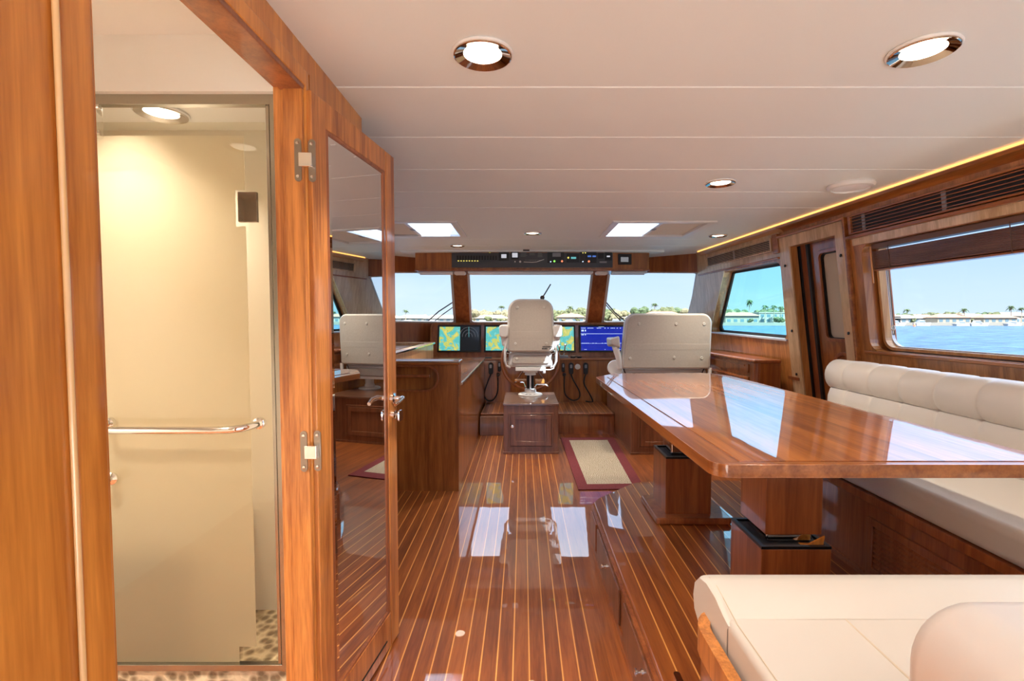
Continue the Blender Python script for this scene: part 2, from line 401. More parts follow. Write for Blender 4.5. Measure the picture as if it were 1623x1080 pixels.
# windshield wall
T = [(-1.85, 5.65, 1.83), (-.917, 6.4, 1.907), (-.727, 6.4, 1.907), (.917, 6.4, 1.907), (1.107, 6.4, 1.907), (2.03, 5.65, 1.83)]
B = [(-1.95, 6.2, 1.25), (-.945, 6.9, 1.229), (-.748, 6.9, 1.229), (.905, 6.9, 1.229), (1.104, 6.9, 1.229), (2.13, 6.2, 1.25)]
O = Vector((0, .05, .03))
g = G()
def slab(g, a, b, c, d, o=O):
    a, b, c, d = map(Vector, (a, b, c, d)); g.hexa([a, b, b+o, a+o, d, c, c+o, d+o])
def up(p, z): return (p[0], p[1], z)
for i in range(5):
    slab(g, T[i], T[i+1], up(T[i+1], 2.15), up(T[i], 2.15), Vector((0, .05, 0)))
    slab(g, up(B[i], 0), up(B[i+1], 0), B[i+1], B[i], Vector((0, .05, 0)))
for i in (1, 3): slab(g, B[i], B[i+1], T[i+1], T[i], Vector((0, .06, .04)))
struct(obj('wall_front', g, W_RED, smooth=False))
def lerp(a, b, t): return tuple(a[k]+(b[k]-a[k])*t for k in range(3))
def quadmap(k):
    def f(a, b, n):
        p = Vector(lerp(lerp(B[k], B[k+1], a), lerp(T[k], T[k+1], a), b)); return p + Vector((0, .83, .55))*n
    return f
for w_i, k in enumerate((0, 2, 4)):
    m_ = .018 if k == 2 else .03
    R = rpoly([(m_, .03), (1-m_, .03), (1-m_, .98), (m_, .98)], .03)
    g = G(); g.plate(rect(0, 1, 0, 1), [R], .0, .022, quadmap(k))
    root = struct(obj('window_%d' % (w_i+1), g, mat('window_gasket', (.55, .55, .56), .35), smooth=False))
    g = G(); g.plate(rect(.005, .995, .01, .99), [], .010, .014, quadmap(k)); obj('pane', g, G_FR, root, smooth=False)
# side windows: pane + rubber frame
def sidewin(name, poly, poly_in, n, gm, fm, f=SB, fn=(.035, .05)):
    g = G(); g.plate(poly, [poly_in], fn[0], fn[1], f); root = struct(obj(name, g, fm, smooth=False))
    g = G(); g.plate(poly, [], n, n+.005, f); obj('pane', g, gm, root, smooth=False); return root
FWi = rpoly([(4.065, 1.155), (5.44, 1.175), (5.0, 1.755), (4.045, 1.745)], [.05, .04, .05, .06])
WFR = mat('white_window_frame', (.62, .68, .80), .3)
sidewin('window_4', FW, FWi, .10, G_SB, BLKM, fn=(.085, .1))
g = G(); g.plate(rpoly([(4.03, 1.112), (5.52, 1.137), (5.52, 1.152), (4.03, 1.128)], 0), [], -.012, .085, SB); struct(obj('trim_4', g, WFR))
BWi = rpoly(rect(-.45, 3.1, 1.125, 1.75), .07)
sidewin('window_5', BW, BWi, .125, G_BIG, WFR, fn=(.12, .14))
sidewin('window_6', FW, FWi, .03, G_FR, BLKM, PT)
sidewin('window_7', PW[1], rpoly(rect(2.14, 3.66, 1.19, 1.72), .06), .03, G_FR, BLKM, PT)
# light vertical facing on the starboard wall front pillar and above windows
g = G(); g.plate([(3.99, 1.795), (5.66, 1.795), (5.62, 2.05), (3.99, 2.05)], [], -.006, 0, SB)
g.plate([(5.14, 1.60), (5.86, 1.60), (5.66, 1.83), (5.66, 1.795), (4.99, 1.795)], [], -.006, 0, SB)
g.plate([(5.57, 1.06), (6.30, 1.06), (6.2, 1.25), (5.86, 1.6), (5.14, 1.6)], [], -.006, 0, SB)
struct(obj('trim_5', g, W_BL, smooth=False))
# band over big window
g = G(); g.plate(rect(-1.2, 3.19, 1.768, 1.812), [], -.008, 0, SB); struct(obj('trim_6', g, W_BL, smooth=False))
g = G(); g.plate(rect(-1.2, 3.22, 1.812, 1.832), [], -.03, 0, SB)
g.plate(rect(4.0, 5.6, 1.785, 1.80), [], -.03, 0, SB); struct(obj('trim_7', g, W_Y, bevel=.004))
# sill bead
g = G(); g.plate(rect(-1.2, 3.17, 1.072, 1.092), [], -.015, 0, SB); struct(obj('trim_8', g, W_Y, bevel=.004))
# window reveal lining at far end of the big window (lighter wood jamb)
g = G(); g.plate(rpoly(rect(-.48, 3.115, 1.10, 1.76), .07), [rpoly(rect(-.45, 3.098, 1.118, 1.75), .06)], .075, .12, SB); struct(obj('trim_9', g, wood('teak_blond', (.45, .22, .08), (.72, .43, .18), 'Z', coat=.4), smooth=False))
# cove crown moulding along starboard
def cove(name, f, y0, y1, m):
    prof = [(0, 2.036), (-.006, 2.03), (-.004, 2.02)]
    for k in range(8):
        q = k/7*PI/2; prof.append((.065*math.sin(q)*1.0, 1.968+.047*math.cos(q)))
    prof += [(.085, 1.955), (.11, 1.955), (.11, 2.036)]
    g = G(); g.prism(prof, y0, y1, lambda a, b, n: f(a, b, n)); return struct(obj(name, g, m))
cove('trim_10', lambda a, b, n: (XL(n)+a, n, b), -1.55, 3.93, W_Y)
cove('trim_11', lambda a, b, n: (XL(n)+a, n, b), 3.935, 5.52, W_LY)
cove('trim_12', lambda a, b, n: (.18-XL(n)-a, n, b), 1.84, 5.52, W_LY)
# led strips in the coves
g = G(); g.prism(rect(.004, .02, 2.0365, 2.0475), -1.5, 5.5, lambda a, b, n: (XL(n)+a, n, b))
tag(obj('led_light_strip', g, LED), 'glowing amber light strip along the ceiling edge above the starboard windows', 'light strip')
g = G(); g.prism(rect(.004, .02, 2.0365, 2.0475), 1.9, 5.5, lambda a, b, n: (.18-XL(n)-a, n, b))
tag(obj('led_light_strip', g, LED), 'glowing amber light strip along the ceiling edge on the port side over the counter', 'light strip')

# ---- bulkhead between salon and head, with door opening
XB = -.606
g = G()
g.plate([(-1.6, 0), (.70, 0), (.70, 1.942), (1.378, 1.942), (1.378, 0), (1.86, 0), (1.86, 2.14), (-1.6, 2.14)], [], XB-.078, XB-.006, lambda a, b, n: (n, a, b))
struct(obj('wall_left', g, HEADW, smooth=False))
g = G()
g.plate([(-1.6, 0), (.652, 0), (.652, 1.99), (1.42, 1.99), (1.42, 0), (1.871, 0), (1.871, H), (-1.6, H)], [], XB-.006, XB, lambda a, b, n: (n, a, b))
struct(obj('trim_13', g, W_OR, smooth=False))
# door casing
g = G()
g.plate([(.652, 0), (.70, 0), (.70, 1.942), (1.378, 1.942), (1.378, 0), (1.40, 0), (1.40, 1.985), (.652, 1.985)], [], XB-.006, XB+.006, lambda a, b, n: (n, a, b))
struct(obj('trim_14', g, W_OR, bevel=.003))
g = G(); g.tube([(XB+.005, .647, 0), (XB+.005, .647, 1.99)], .004, 10); struct(obj('trim_15', g, mat('bead_highlight', (.85, .55, .25), .15, coat=1)))  # pale tone paints the bright highlight line along the casing bead
# jambs and header soffit
g = G(); g.box(XB-.082, XB+.002, 1.374, 1.40, 0, 1.942); g.box(XB-.052, XB+.002, 1.366, 1.374, 0, 1.942)
struct(obj('trim_16', g, W_OR2, bevel=.0015))
g = G(); g.box(XB-.082, XB+.003, .70, 1.40, 1.936, 1.948); g.box(XB-.062, XB+.003, .70, 1.374, 1.928, 1.937); struct(obj('trim_17', g, W_RED, bevel=.0015))
g = G(); g.box(XB-.082, XB+.004, .69, .703, 0, 1.942); struct(obj('trim_18', g, W_OR2))
# bulkhead cross wall closing the head forward (y 1.83..1.87)
g = G(); g.box(-2.25, XB-.001, 1.83, 1.871, 0, 2.14); struct(obj('wall_head', g, W_Z, smooth=False))
# head compartment: port side wall, after wall, ceiling, floor
g = G(); g.box(-1.98, -1.93, -1.6, 1.83, 0, 2.14); struct(obj('wall_head_port', g, HEADW, smooth=False))
g = G(); g.box(-1.93, XB-.078, -.45, -.40, 0, 2.14); struct(obj('wall_head_aft', g, HEADW, smooth=False))
g = G(); g.box(-2.3, XB-.006, -1.6, 1.83, 2.13, 2.16); struct(obj('ceiling_head', g, HEADW, smooth=False))
# shower: raised pan, ceiling, lining
g = G(); g.box(-1.93, XB-.08, 1.50, 1.825, 0, .19); struct(obj('floor_shower', g, PEBB, smooth=False))
g = G(); g.box(-1.93, XB-.08, 1.515, 1.83, 1.985, 2.13); g.box(-1.93, XB-.08, 1.47, 1.515, 1.968, 2.13); struct(obj('ceiling_shower', g, HEADW, smooth=False))
g = G(); g.box(-1.93, XB-.08, 1.815, 1.829, .19, 1.985); g.box(XB-.10, XB-.079, 1.515, 1.815, .19, 1.985); g.box(-1.929, -1.92, 1.515, 1.815, .19, 1.985)
struct(obj('trim_19', g, CREAM, smooth=False))
# aft bulkhead with wide glass doors behind the camera
g = G(); g.plate(rect(XB, 2.5, 0, 2.15), [rect(-.52, 2.1, .03, 1.98)], -1.6, -1.54, XZ); struct(obj('wall_aft', g, W_Z, smooth=False))
# exterior decks (white) that the light bounces off
g = G(); g.box(-2.9, 3.1, -6.5, -1.6, -.12, -.02); g.box(2.46, 3.15, -1.6, 5.5, -.1, 0.02); g.box(3.1, 3.2, -6.5, 5.5, -.1, .62); g.box(-3.1, -2.3, -1.6, 5.5, -.1, 0.02)
g.box(-3.2, -3.1, -6.5, 5.5, -.1, .62)
struct(obj('floor_outer_deck', g, mat('deck_cream', (.85, .82, .76), .6), smooth=False))

# ================================================================== CEILING FITTINGS
def downlight(x, y, z, label, big=1.0, power=6, ringm=BRONZE, group='recessed ceiling downlights'):
    t = thing('ceiling_downlight', label, 'ceiling light', (x, y, z), group)
    R = .083*big
    g = G(); g.lathe([(R*.99, 0.0), (R, -.003), (R*.985, -.011), (R*.95, -.0125), (R*.66, -.004), (R*.64, .0)], (x, y, z))
    obj('trim_ring', g, ringm, t)
    g = G(); g.ring((x, y, z-.004), R*1.0, .0045, seg=48); obj('rim', g, WHITE, t)
    g = G(); g.lathe([(R*.66, -.0035), (R*.5, -.0055), (0.0, -.0062)], (x, y, z)); obj('lens', g, LENS, t)
    ld = bpy.data.lights.new('lamp', 'AREA'); ld.shape = 'DISK'; ld.size = .11*big; ld.energy = power; ld.spread = 1.75; ld.color = (1, .86, .70)
    lo = bpy.data.objects.new('lamp', ld); COL.objects.link(lo); lo.parent = t; lo.location = (0, 0, -.02)
    return t
downlight(-.114, 1.417, H, 'round bronze ringed downlight nearest the mirrored door, largest over the aisle', 1.0)
downlight(1.115, 1.398, H, 'round bronze ringed downlight over the near end of the dining table', 1.0, 3)
downlight(1.088, 2.73, H, 'round downlight over the middle of the dining table, left of the white ceiling disc', .95)
downlight(.083, 4.316, H, 'small looking round downlight between the two ceiling hatches', .95)
downlight(1.757, 4.446, H, 'round downlight beside the amber light strip, right of the right-hand hatch', .95)
downlight(-.673, 5.055, H, 'round downlight above the left end of the overhead switch panel', .9)
downlight(-1.2, 1.655, 1.985, 'round steel ringed downlight inside the shower stall', .92, 2.9, BRUSH, 'head compartment downlights')
downlight(-1.35, .6, 2.13, 'unseen added downlight over the washroom behind the left door post', 1, 24, BRUSH, 'head compartment downlights')  # unseen lamp added to brighten the white head compartment
downlight(.25, -.55, H, 'added fill downlight behind the photographer over the aisle', 1.0, 6)  # this lamp and the next are added aft to brighten the cabin
downlight(1.25, -.55, H, 'added fill downlight behind the photographer over the corner settee', 1.0, 6)  # second unseen lamp added aft as fill
# white ceiling disc
t = thing('ceiling_speaker', 'flat white round ceiling disc next to the amber light strip', 'speaker', (1.85-.02, 2.768, H))
g = G(); g.lathe([(.115, 0), (.118, -.010), (.110, -.024), (.095, -.028), (.093, -.020)], (1.83, 2.768, H)); obj('ring', g, WHITE, t)
g = G(); g.lathe([(.093, -.018), (.06, -.026), (0, -.028)], (1.83, 2.768, H)); obj('grille', g, mat('disc_white', (.93, .93, .95), .5), t)
# tiny ceiling sensor
g = G(); g.box(.0, .07, 5.36, 5.40, H-.012, H); tag(obj('ceiling_sensor', g, BLKM, bevel=.003), 'tiny dark sensor on the ceiling edge just above the overhead switch panel', 'sensor')
# hatches
def hatch(x0, x1, left, label):
    cx, cy = (x0+x1)/2, (HY0+HY1)/2
    t = thing('ceiling_hatch', label, 'hatch', (cx, cy, H-.012))
    g = G(); g.plate(rect(x0-.02, x1+.02, HY0-.02, HY1+.02), [rect(x0+.035, x1-.035, HY0+.03, HY1-.03)], H-.012, H+.004, XY)
    g.plate(rect(x0, x1, HY0, HY1), [rect(x0+.035, x1-.035, HY0+.03, HY1-.03)], H+.004, 2.26, XY)
    obj('frame', g, WHITE, t, bevel=.003)
    g = G(); g.box(x0+.02, x1-.02, HY0+.01, HY1-.01, 2.262, 2.272); obj('lens', g, glass('hatch_glass', (.75, .85, 1.0), .4), t, smooth=False)
    mx_ = cx
    a, b = (mx_, x1-.03) if left else (x0+.03, mx_)      # closed shade half
    g = G(); n = 22
    prof = []
    for i in range(n+1):
        prof.append((HY0+.03+(HY1-HY0-.06)*i/n, H+.006+(.005 if i % 2 else 0)))
    poly = prof+[(HY1-.03, H+.02), (HY0+.03, H+.02)]
    g.prism(poly, a, b, lambda p, q, nn: (nn, p, q)); obj('shade', g, mat('pleated_shade', (.74, .69, .61), .8), t, smooth=False)
    e = a if left else b
    g = G(); g.box(e-.014, e+.014, HY0+.03, HY1-.03, H-.002, H+.024); obj('shade_rail', g, GREYP if False else WHITE, t, bevel=.003)
    s_ = -1 if left else 1
    for yy in (HY0+.22, HY1-.25): g = G(); g.box(e-.012+s_*.2, e+.012+s_*.2, yy-.03, yy+.03, 2.20, 2.23); obj('hatch_dog', g, GREYP, t, bevel=.003)
    g = G(); g.box(e-.02, e+.02, cy-.03, cy+.03, H-.008, H); obj('latch', g, GREYP, t, bevel=.003)
hatch(.712, 1.475, True, 'white framed ceiling hatch right of the middle, shade closed on its right half')
hatch(-1.325, -.53, False, 'white framed ceiling hatch left of the middle, half hidden by the mirrored door')

# ================================================================== LOUVRED VENTS on starboard wall
def wall_vent(y0, y1, z0, z1, ns, label, fm, sm, dark, posts):
    t = thing('louvred_vent', label, 'vent', SB((y0+y1)/2, z0, 0))
    fr = .022
    g = G(); g.plate(rect(y0-fr, y1+fr, z0-.012, z1+.012), [rect(y0, y1, z0, z1)], -.024, 0, SB); obj('frame', g, fm, t, bevel=.003)
    g = G(); g.plate(rect(y0, y1, z0, z1), [], -.0085, -.0065, SB); obj('backing', g, dark, t)
    g = G()
    for i in range(ns):
        z = z0+(i+.5)*(z1-z0)/ns
        g.prism([(-.022, z-.001), (-.009, z+.001), (-.009, z+.003), (-.022, z+.003)], y0, y1, lambda a, b, n: SB(n, b, a))
    obj('slats', g, sm, t, smooth=False)
    for p in posts: g = G(); g.plate(rect(p-.012, p+.012, z0, z1), [], -.014, -.0085, SB); obj('bracket', g, GREYP, t, smooth=False)
wall_vent(.2, 3.17, 1.85, 1.948, 5, 'long dark louvred vent above the large salon window', W_Y, W_Y, BLKM, [3.07, 2.52, 1.6])
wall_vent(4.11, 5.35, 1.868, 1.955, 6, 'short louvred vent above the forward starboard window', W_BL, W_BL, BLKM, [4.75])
g = G(); g.plate([(3.985, 1.83), (4.06, 1.83), (4.06, 1.985), (3.985, 1.985)], [], -.03, 0, SB); struct(obj('trim_20', g, W_Y, bevel=.006))

# ================================================================== STARBOARD DOOR
t = struct(bpy.data.objects.new('door_2', None)); COL.objects.link(t); t.location = SB(3.6, .2, .06)
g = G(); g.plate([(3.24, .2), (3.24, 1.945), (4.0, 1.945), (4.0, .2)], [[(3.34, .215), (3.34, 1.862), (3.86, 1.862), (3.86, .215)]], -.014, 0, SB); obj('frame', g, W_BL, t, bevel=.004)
g = G(); g.plate([(3.22, .2), (3.22, 1.955), (3.24, 1.955), (3.24, .2)], [], -.03, 0, SB); g.plate(rect(3.22, 4.02, 1.945, 1.962), [], -.03, 0, SB); obj('casing', g, W_Y, t, bevel=.004)
pd = rpoly(rect(3.26, 3.665, 1.13, 1.80), .045)
g = G(); g.plate(rect(3.2, 3.74, .2, 1.90), [rpoly(rect(3.28, 3.645, 1.15, 1.78), .04)], .075, .115, SB); pn = obj('panel', g, W_Z, t, smooth=False)
g = G(); g.plate(rpoly(rect(3.26, 3.665, 1.13, 1.80), .05), [rpoly(rect(3.285, 3.64, 1.155, 1.775), .035)], .062, .08, SB); obj('window_bead', g, W_RED, t, bevel=.005)
g = G(); g.plate(rpoly(rect(3.28, 3.645, 1.15, 1.78), .04), [], .10, .106, SB); obj('shade', g, mat('cream_shade', (.62, .56, .44), .7), t)
g = G(); g.plate(rpoly(rect(3.277, 3.648, 1.147, 1.783), .04), [rpoly(rect(3.29, 3.635, 1.16, 1.77), .035)], .082, .099, SB); obj('gasket', g, RUBB, t)
g = G(); g.plate(rect(3.74, 3.765, .2, 1.9), [], .055, .12, SB); g.plate(rect(3.85, 3.875, .2, 1.9), [], .055, .12, SB); obj('seal', g, RUBB, t)
g = G(); g.plate(rect(3.765, 3.85, .2, 1.9), [], .07, .12, SB); g.plate(rect(3.1, 4.1, .15, 1.95), [], .125, .15, SB); obj('pocket', g, W_RED, t)
R_ = [(3.47+.13*math.cos(q), .93+.13*math.sin(q)) for q in [2*PI*k/28 for k in range(28)]]
R2_ = [(3.47+.105*math.cos(q), .93+.105*math.sin(q)) for q in [2*PI*k/28 for k in range(28)]]
g = G(); g.plate(R_, [R2_], .058, .08, SB); obj('round_pull', g, W_RED, t, bevel=.004)
for (a, b) in ((3.29, 1.72), (3.29, 1.2), (3.93, 1.72), (3.93, 1.2), (3.93, .85)):
    g = G(); c_ = SB(a, b, -.017); g.lathe([(.011, 0), (.011, -.004), (.006, -.006)], c_, 'X', 12); obj('plug', g, BLACK, t)

# ================================================================== VENETIAN BLIND in the salon window
t = thing('venetian_blind', 'raised brown wooden venetian blind bunched at the top of the large salon window', 'blind', SB(1.4, 1.6, .05))
g = G()
for i in range(15):
    z = 1.603+i*.0072
    g.prism([(.030, z+.010), (.078, z), (.078, z+.003), (.030, z+.013)], -.42, 3.08, lambda a, b, n: SB(n, b, a))
obj('slats', g, wood('blind_wood', (.17, .062, .032), (.38, .16, .085), 'Y', coat=.3), t, smooth=False)
g = G(); g.plate(rect(-.42, 3.08, 1.596, 1.606), [], .028, .082, SB); obj('bottom_rail', g, W_RED, t, bevel=.002)
g = G(); g.plate(rect(-.42, 3.08, 1.732, 1.762), [], .03, .08, SB); obj('head_rail', g, mat('rail_brown', (.16, .08, .05), .4), t)
for yy in (.3, 1.25, 2.25, 2.95):
    g = G(); g.tube([SB(yy, 1.74, .028), SB(yy, 1.60, .028)], .0022, 6); obj('ladder_cord', g, mat('cord_brown', (.12, .06, .04), .8), t)
g = G(); g.tube([SB(3.075, 1.745, .018), SB(3.072, 1.52, .014)], .005, 8); obj('tilt_wand', g, W_OR, t)
g = G(); g.tube([SB(3.06, 1.6, .10), SB(3.062, 1.3, .10), SB(3.06, 1.2, .10)], .0025, 6); g.ring(SB(3.06, 1.24, .10), .015, .004, 'X', 14, 6); obj('pull_cord', g, CHAIRW, t)

# ================================================================== MIRRORED DOOR (port, swung open)
PA = Vector((-.586, 1.381, 0)); PB = Vector((-.508, 1.953, 0))
du = (PB-PA).normalized(); dn = Vector((du.y, -du.x, 0))     # normal towards the aisle (+x)
W_ = (PB-PA).length; TH_ = .042; Z1 = 1.932
def DR(a, b, n): p = PA + du*a + dn*n; return (p.x, p.y, b)  # n: 0 = mirror face, negative behind
t = struct(bpy.data.objects.new('door_1', None)); COL.objects.link(t); t.location = (PA.x, PA.y, .01)
mi = rect(.093, W_-.098, .155, 1.845)
mi0 = rect(.085, W_-.09, .147, 1.853)
g = G(); g.plate(rect(0, .075, .01, Z1), [], -TH_, 0, DR); g.plate(rect(W_-.078, W_, .01, Z1), [], -TH_, 0, DR)
obj('stile', g, W_OR2, t, bevel=.003)
g = G(); g.plate(rect(.075, W_-.078, 1.855, Z1), [], -TH_, -.001, DR); g.plate(rect(.075, W_-.078, .01, .145), [], -TH_, -.001, DR)
obj('rail', g, W_OR2, t, bevel=.003)
g = G(); g.plate(rect(.074, W_-.077, .144, 1.856), [mi], -.02, -.003, DR); obj('bead', g, W_RED, t, bevel=.002)
g = G(); g.plate(rect(.075, W_-.078, .14, 1.86), [], -TH_, -.022, DR); obj('back_panel', g, W_Z, t)
# bevelled mirror
g = G(); m_in = rect(.108, W_-.113, .17, 1.83)
vo = [g.bm.verts.new(DR(a, b, -.0075)) for a, b in mi]; vi = [g.bm.verts.new(DR(a, b, -.0050)) for a, b in m_in]
g.bm.faces.new(vi)
for i in range(4): g.bm.faces.new((vo[i], vo[(i+1) % 4], vi[(i+1) % 4], vi[i]))
vb = [g.bm.verts.new(DR(a, b, -.012)) for a, b in mi]; g.bm.faces.new(vb[::-1])
for i in range(4): g.bm.faces.new((vo[i], vo[(i+1) % 4], vb[(i+1) % 4], vb[i]))
obj('mirror', g, MIRROR, t, smooth=False)
# lower slot line on bottom rail
g = G(); g.plate(rect(.12, W_-.12, .05, .056), [], -.002, .001, DR); obj('threshold_slot', g, BLKM, t)
# edge lock plate, handles
zc = .965
g = G(); g.plate(rpoly(rect(-.10, .085, -.011, .011), .01), [], 0, .0025, lambda a, b, n: DR(W_+n, zc-.0+a, -TH_/2+b)); 
g.plate(rpoly(rect(zc-.115, zc+.10, -.031, -.005), .012), [], 0, .0015, lambda a, b, n: (PA+du*(W_-.0001)+dn*b+du*n).to_tuple()[:2]+(a,))
obj('lock_plate', g, HINGE, t)
def lever(side):
    s_ = 1 if side > 0 else -1; o0 = 0 if side > 0 else -TH_
    g = G(); g.lathe([(.022, 0), (.022, .006*s_), (.010, .010*s_), (.009, .04*s_), (.0, .042*s_)], (0, 0, 0), 'X', 20)
    a = W_-.035
    g.map(lambda x, y, z: DR(a+y, zc+.02+z, o0+x))
    g.tube([DR(a, zc+.02, o0+.038*s_), DR(a-.02, zc+.025, o0+.046*s_), DR(a-.06, zc+.022, o0+.05*s_), DR(a-.095, zc+.012, o0+.046*s_)], [.009, .0095, .009, .007], 10)
    obj('handle', g, STEEL, t)
    g = G(); g.lathe([(.017, 0), (.017, .008*s_), (.006, .010*s_), (.006, .03*s_), (0, .031*s_)], (0, 0, 0), 'X', 16)
    g.map(lambda x, y, z: DR(a+y, zc-.045+z, o0+x))
    g.plate(rpoly(rect(-.02, .02, -.024, .018), .008), [], 0, .006, lambda p, q, n: DR(a+p, zc-.045+q, o0+s_*(.026+n)))
    obj('thumb_turn', g, STEEL, t)
lever(1); lever(-1)
# concealed hinges between jamb and door edge (parts of the door)
for zh in (1.735, .925):
    g = G()
    for xx in (XB-.005-.012, -.598+.012+.002):
        pass
    yj = 1.3655
    for (xc, y_) in ((-.618, yj), (-.582, 1.372)):
        g.prism(rpoly(rect(xc-.0095, xc+.0095, zh-.058, zh+.058), .0095, 6), y_-.003, y_, XZ)
    h = obj('hinge', g, HINGE, t)
    g = G(); g.box(-.613, -.578, 1.353, 1.368, zh-.020, zh+.018); obj('knuckle', g, STEEL, h, bevel=.002)
    g = G()
    for xc in (-.618, -.582):
        for dz in (-.045, .045): g.lathe([(.0045, 0), (.0045, -.0015), (.002, -.002)], (xc, yj-.004 if xc < -.6 else 1.368, zh+dz), 'Y', 12)
    obj('screw', g, NICK, h)

# ================================================================== SHOWER DOOR
xs0, xs1 = -1.92, -.756
t = thing('shower_enclosure', 'frosted glass shower door with steel frame behind the left door post', 'shower door', ((xs0+xs1)/2, 1.5, .02))
g = G(); g.box(xs0, xs1, 1.488, 1.512, 1.938, 1.968); g.box(xs0, xs1, 1.49, 1.51, .19, .21); g.box(xs1-.001, xs1+.012, 1.488, 1.512, .19, 1.968); g.box(-.772, -.762, 1.494, 1.506, .19, 1.938)
obj('frame', g, mat('dull_steel', (.40, .37, .31), .22, 1), t, bevel=.001)
g = G(); g.box(xs0+.01, -.778, 1.4985, 1.504, .2, 1.89); gl_ = obj('glass_panel', g, G_SH, t, smooth=False)
fp = [(xs0+.01, .205), (-.90, .205), (-.90, .26), (-.845, .26), (-.845, 1.58), (-.875, 1.58), (-.875, 1.69), (-.845, 1.69), (-.845, 1.852), (xs0+.01, 1.852)]
g = G(); g.plate(fp, [], 1.5045, 1.5055, XZ); obj('frosted_film', g, FROST, t, smooth=False)
g = G(); g.box(-.858, -.80, 1.486, 1.497, 1.59, 1.68); obj('latch_plate', g, mat('dark_mirror', (.30, .25, .20), .06, 1), t, bevel=.002)
g = G(); g.box(-1.33, -1.262, 1.47, 1.498, 1.84, 1.93); g.tube([(-1.30, 1.475, 1.925), (-1.25, 1.475, 1.925)], .008, 10); g.tube([(-1.28, 1.472, 1.85), (-1.255, 1.472, 1.85)], .006, 8)
g.ring((-1.285, 1.468, 1.89), .022, .005, 'Y', 20, 8); obj('hinge', g, STEEL, t, bevel=.003)
g = G(); zb = .972
g.tube([(-1.275, 1.497, zb+.008), (-1.275, 1.47, zb+.006), (-1.27, 1.445, zb), (-1.25, 1.436, zb-.003), (-1.2, 1.434, zb-.003), (-.92, 1.434, zb-.003), (-.87, 1.436, zb-.002), (-.84, 1.446, zb), (-.82, 1.47, zb+.003), (-.812, 1.497, zb+.004)], .0115, 14)
for xx in (-1.275, -.812): g.lathe([(.018, 0), (.018, -.012), (.012, -.015)], (xx, 1.4985, zb+.006), 'Y', 18)
obj('towel_bar', g, STEEL, t)
g = G(); g.lathe([(.018, 0), (.02, -.008), (.009, -.014), (.009, -.03), (.017, -.036), (.017, -.048), (0, -.05)], (-1.275, 1.4985, .805), 'Y', 18); obj('knob', g, STEEL, t)
# made-up seat block, placed to darken the lower part of the frosted glass
g = G(); g.box(-1.91, -1.02, 1.545, 1.812, .19, .58); struct(obj('added_shower_block', g, mat('added_block_grey', (.16, .165, .17), .4), bevel=.01))

# ================================================================== RAISED DINETTE PLATFORM
PZ = .215
pp = [(.415, -1.53), (2.31, -1.53), (2.31, 3.235), (.95, 3.235), (.735, 3.195), (.455, 2.91), (.415, 2.84)]
pp = rpoly(pp, [0, 0, 0, .3, .15, .08, .04])
t = thing('raised_platform', 'raised teak and holly dinette platform with drawers in its aisle side', 'platform', (1.3, .8, 0))
def XYi(n): return lambda a, b, q: (a, b, q)
pi_ = [(.402, -1.52), (2.2, -1.52), (2.2, 3.215), (.955, 3.215), (.742, 3.178), (.447, 2.9), (.402, 2.83)]
g = G(); g.prism(pi_, 0, PZ-.02, XY); obj('base', g, W_RED, t, smooth=False)
g = G(); g.prism(pp, PZ-.022, PZ, XY); obj('deck', g, PLAT, t, bevel=.008, seg=3)
for k, (a, b, kn) in enumerate(((2.60, 2.80, None), (1.965, 2.555, 2.25), (1.28, 1.875, 1.56), (.6, 1.2, .9))):
    g = G(); g.box(.392, .403, a, b, .035, .182); d_ = obj('drawer', g, W_DK if k else W_RED, t, bevel=.004)
    if kn:
        g = G(); g.lathe([(.011, 0), (.011, -.004), (.005, -.006), (.005, -.014), (.012, -.018), (.012, -.024), (0, -.026)], (.392, kn, .135), 'X', 16); obj('knob', g, NICK, d_)
g = G(); g.box(.396, .403, -1.5, 2.83, 0, .03); obj('kick_board', g, W_RED, t)
# small steel floor lift beside the settee
g = G(); g.prism(rpoly(rect(.455, .475, 1.36, 1.44), .009), PZ, PZ+.012, XY)
tag(obj('floor_latch', g, NICK), 'small steel latch on the raised platform in front of the near settee corner', 'latch')

# ================================================================== DINING TABLE
t = thing('dining_table', 'long varnished teak dining table with rounded corners on two square pedestals', 'table', (.95, 2.25, PZ))
tp = [(.50, 1.262), (1.445, 1.262), (1.385, 3.25), (1.28, 3.43), (.64, 3.39), (.475, 3.18)]
tpo = rpoly(tp, [.05, .08, .08, .12, .12, .03], 6)
ins = [(.577, 1.287), (1.37, 1.287), (1.315, 3.22), (1.24, 3.355), (.665, 3.318), (.548, 3.165)]
g = G(); g.prism(ins, .915, .921, XY); obj('top_panel', g, TABLE, t, smooth=False)
g = G(); g.plate(tpo, [], .882, .918, XY)
obj('top_core', g, TEDGY, t, bevel=.014, seg=4)
g = G(); g.plate([(.5725, 1.283), (1.3745, 1.283), (1.3195, 3.222), (1.2425, 3.359), (.663, 3.322), (.5435, 3.1665)], [ins], .916, .9185, XY); obj('inlay_line', g, W_DK, t, smooth=False)
g = G(); g.prism(rpoly([(.53, 1.274), (1.40, 1.274), (1.40, 1.283), (.53, 1.283)], 0), .9165, .9186, XY); obj('end_band', g, TEDGE, t, smooth=False)
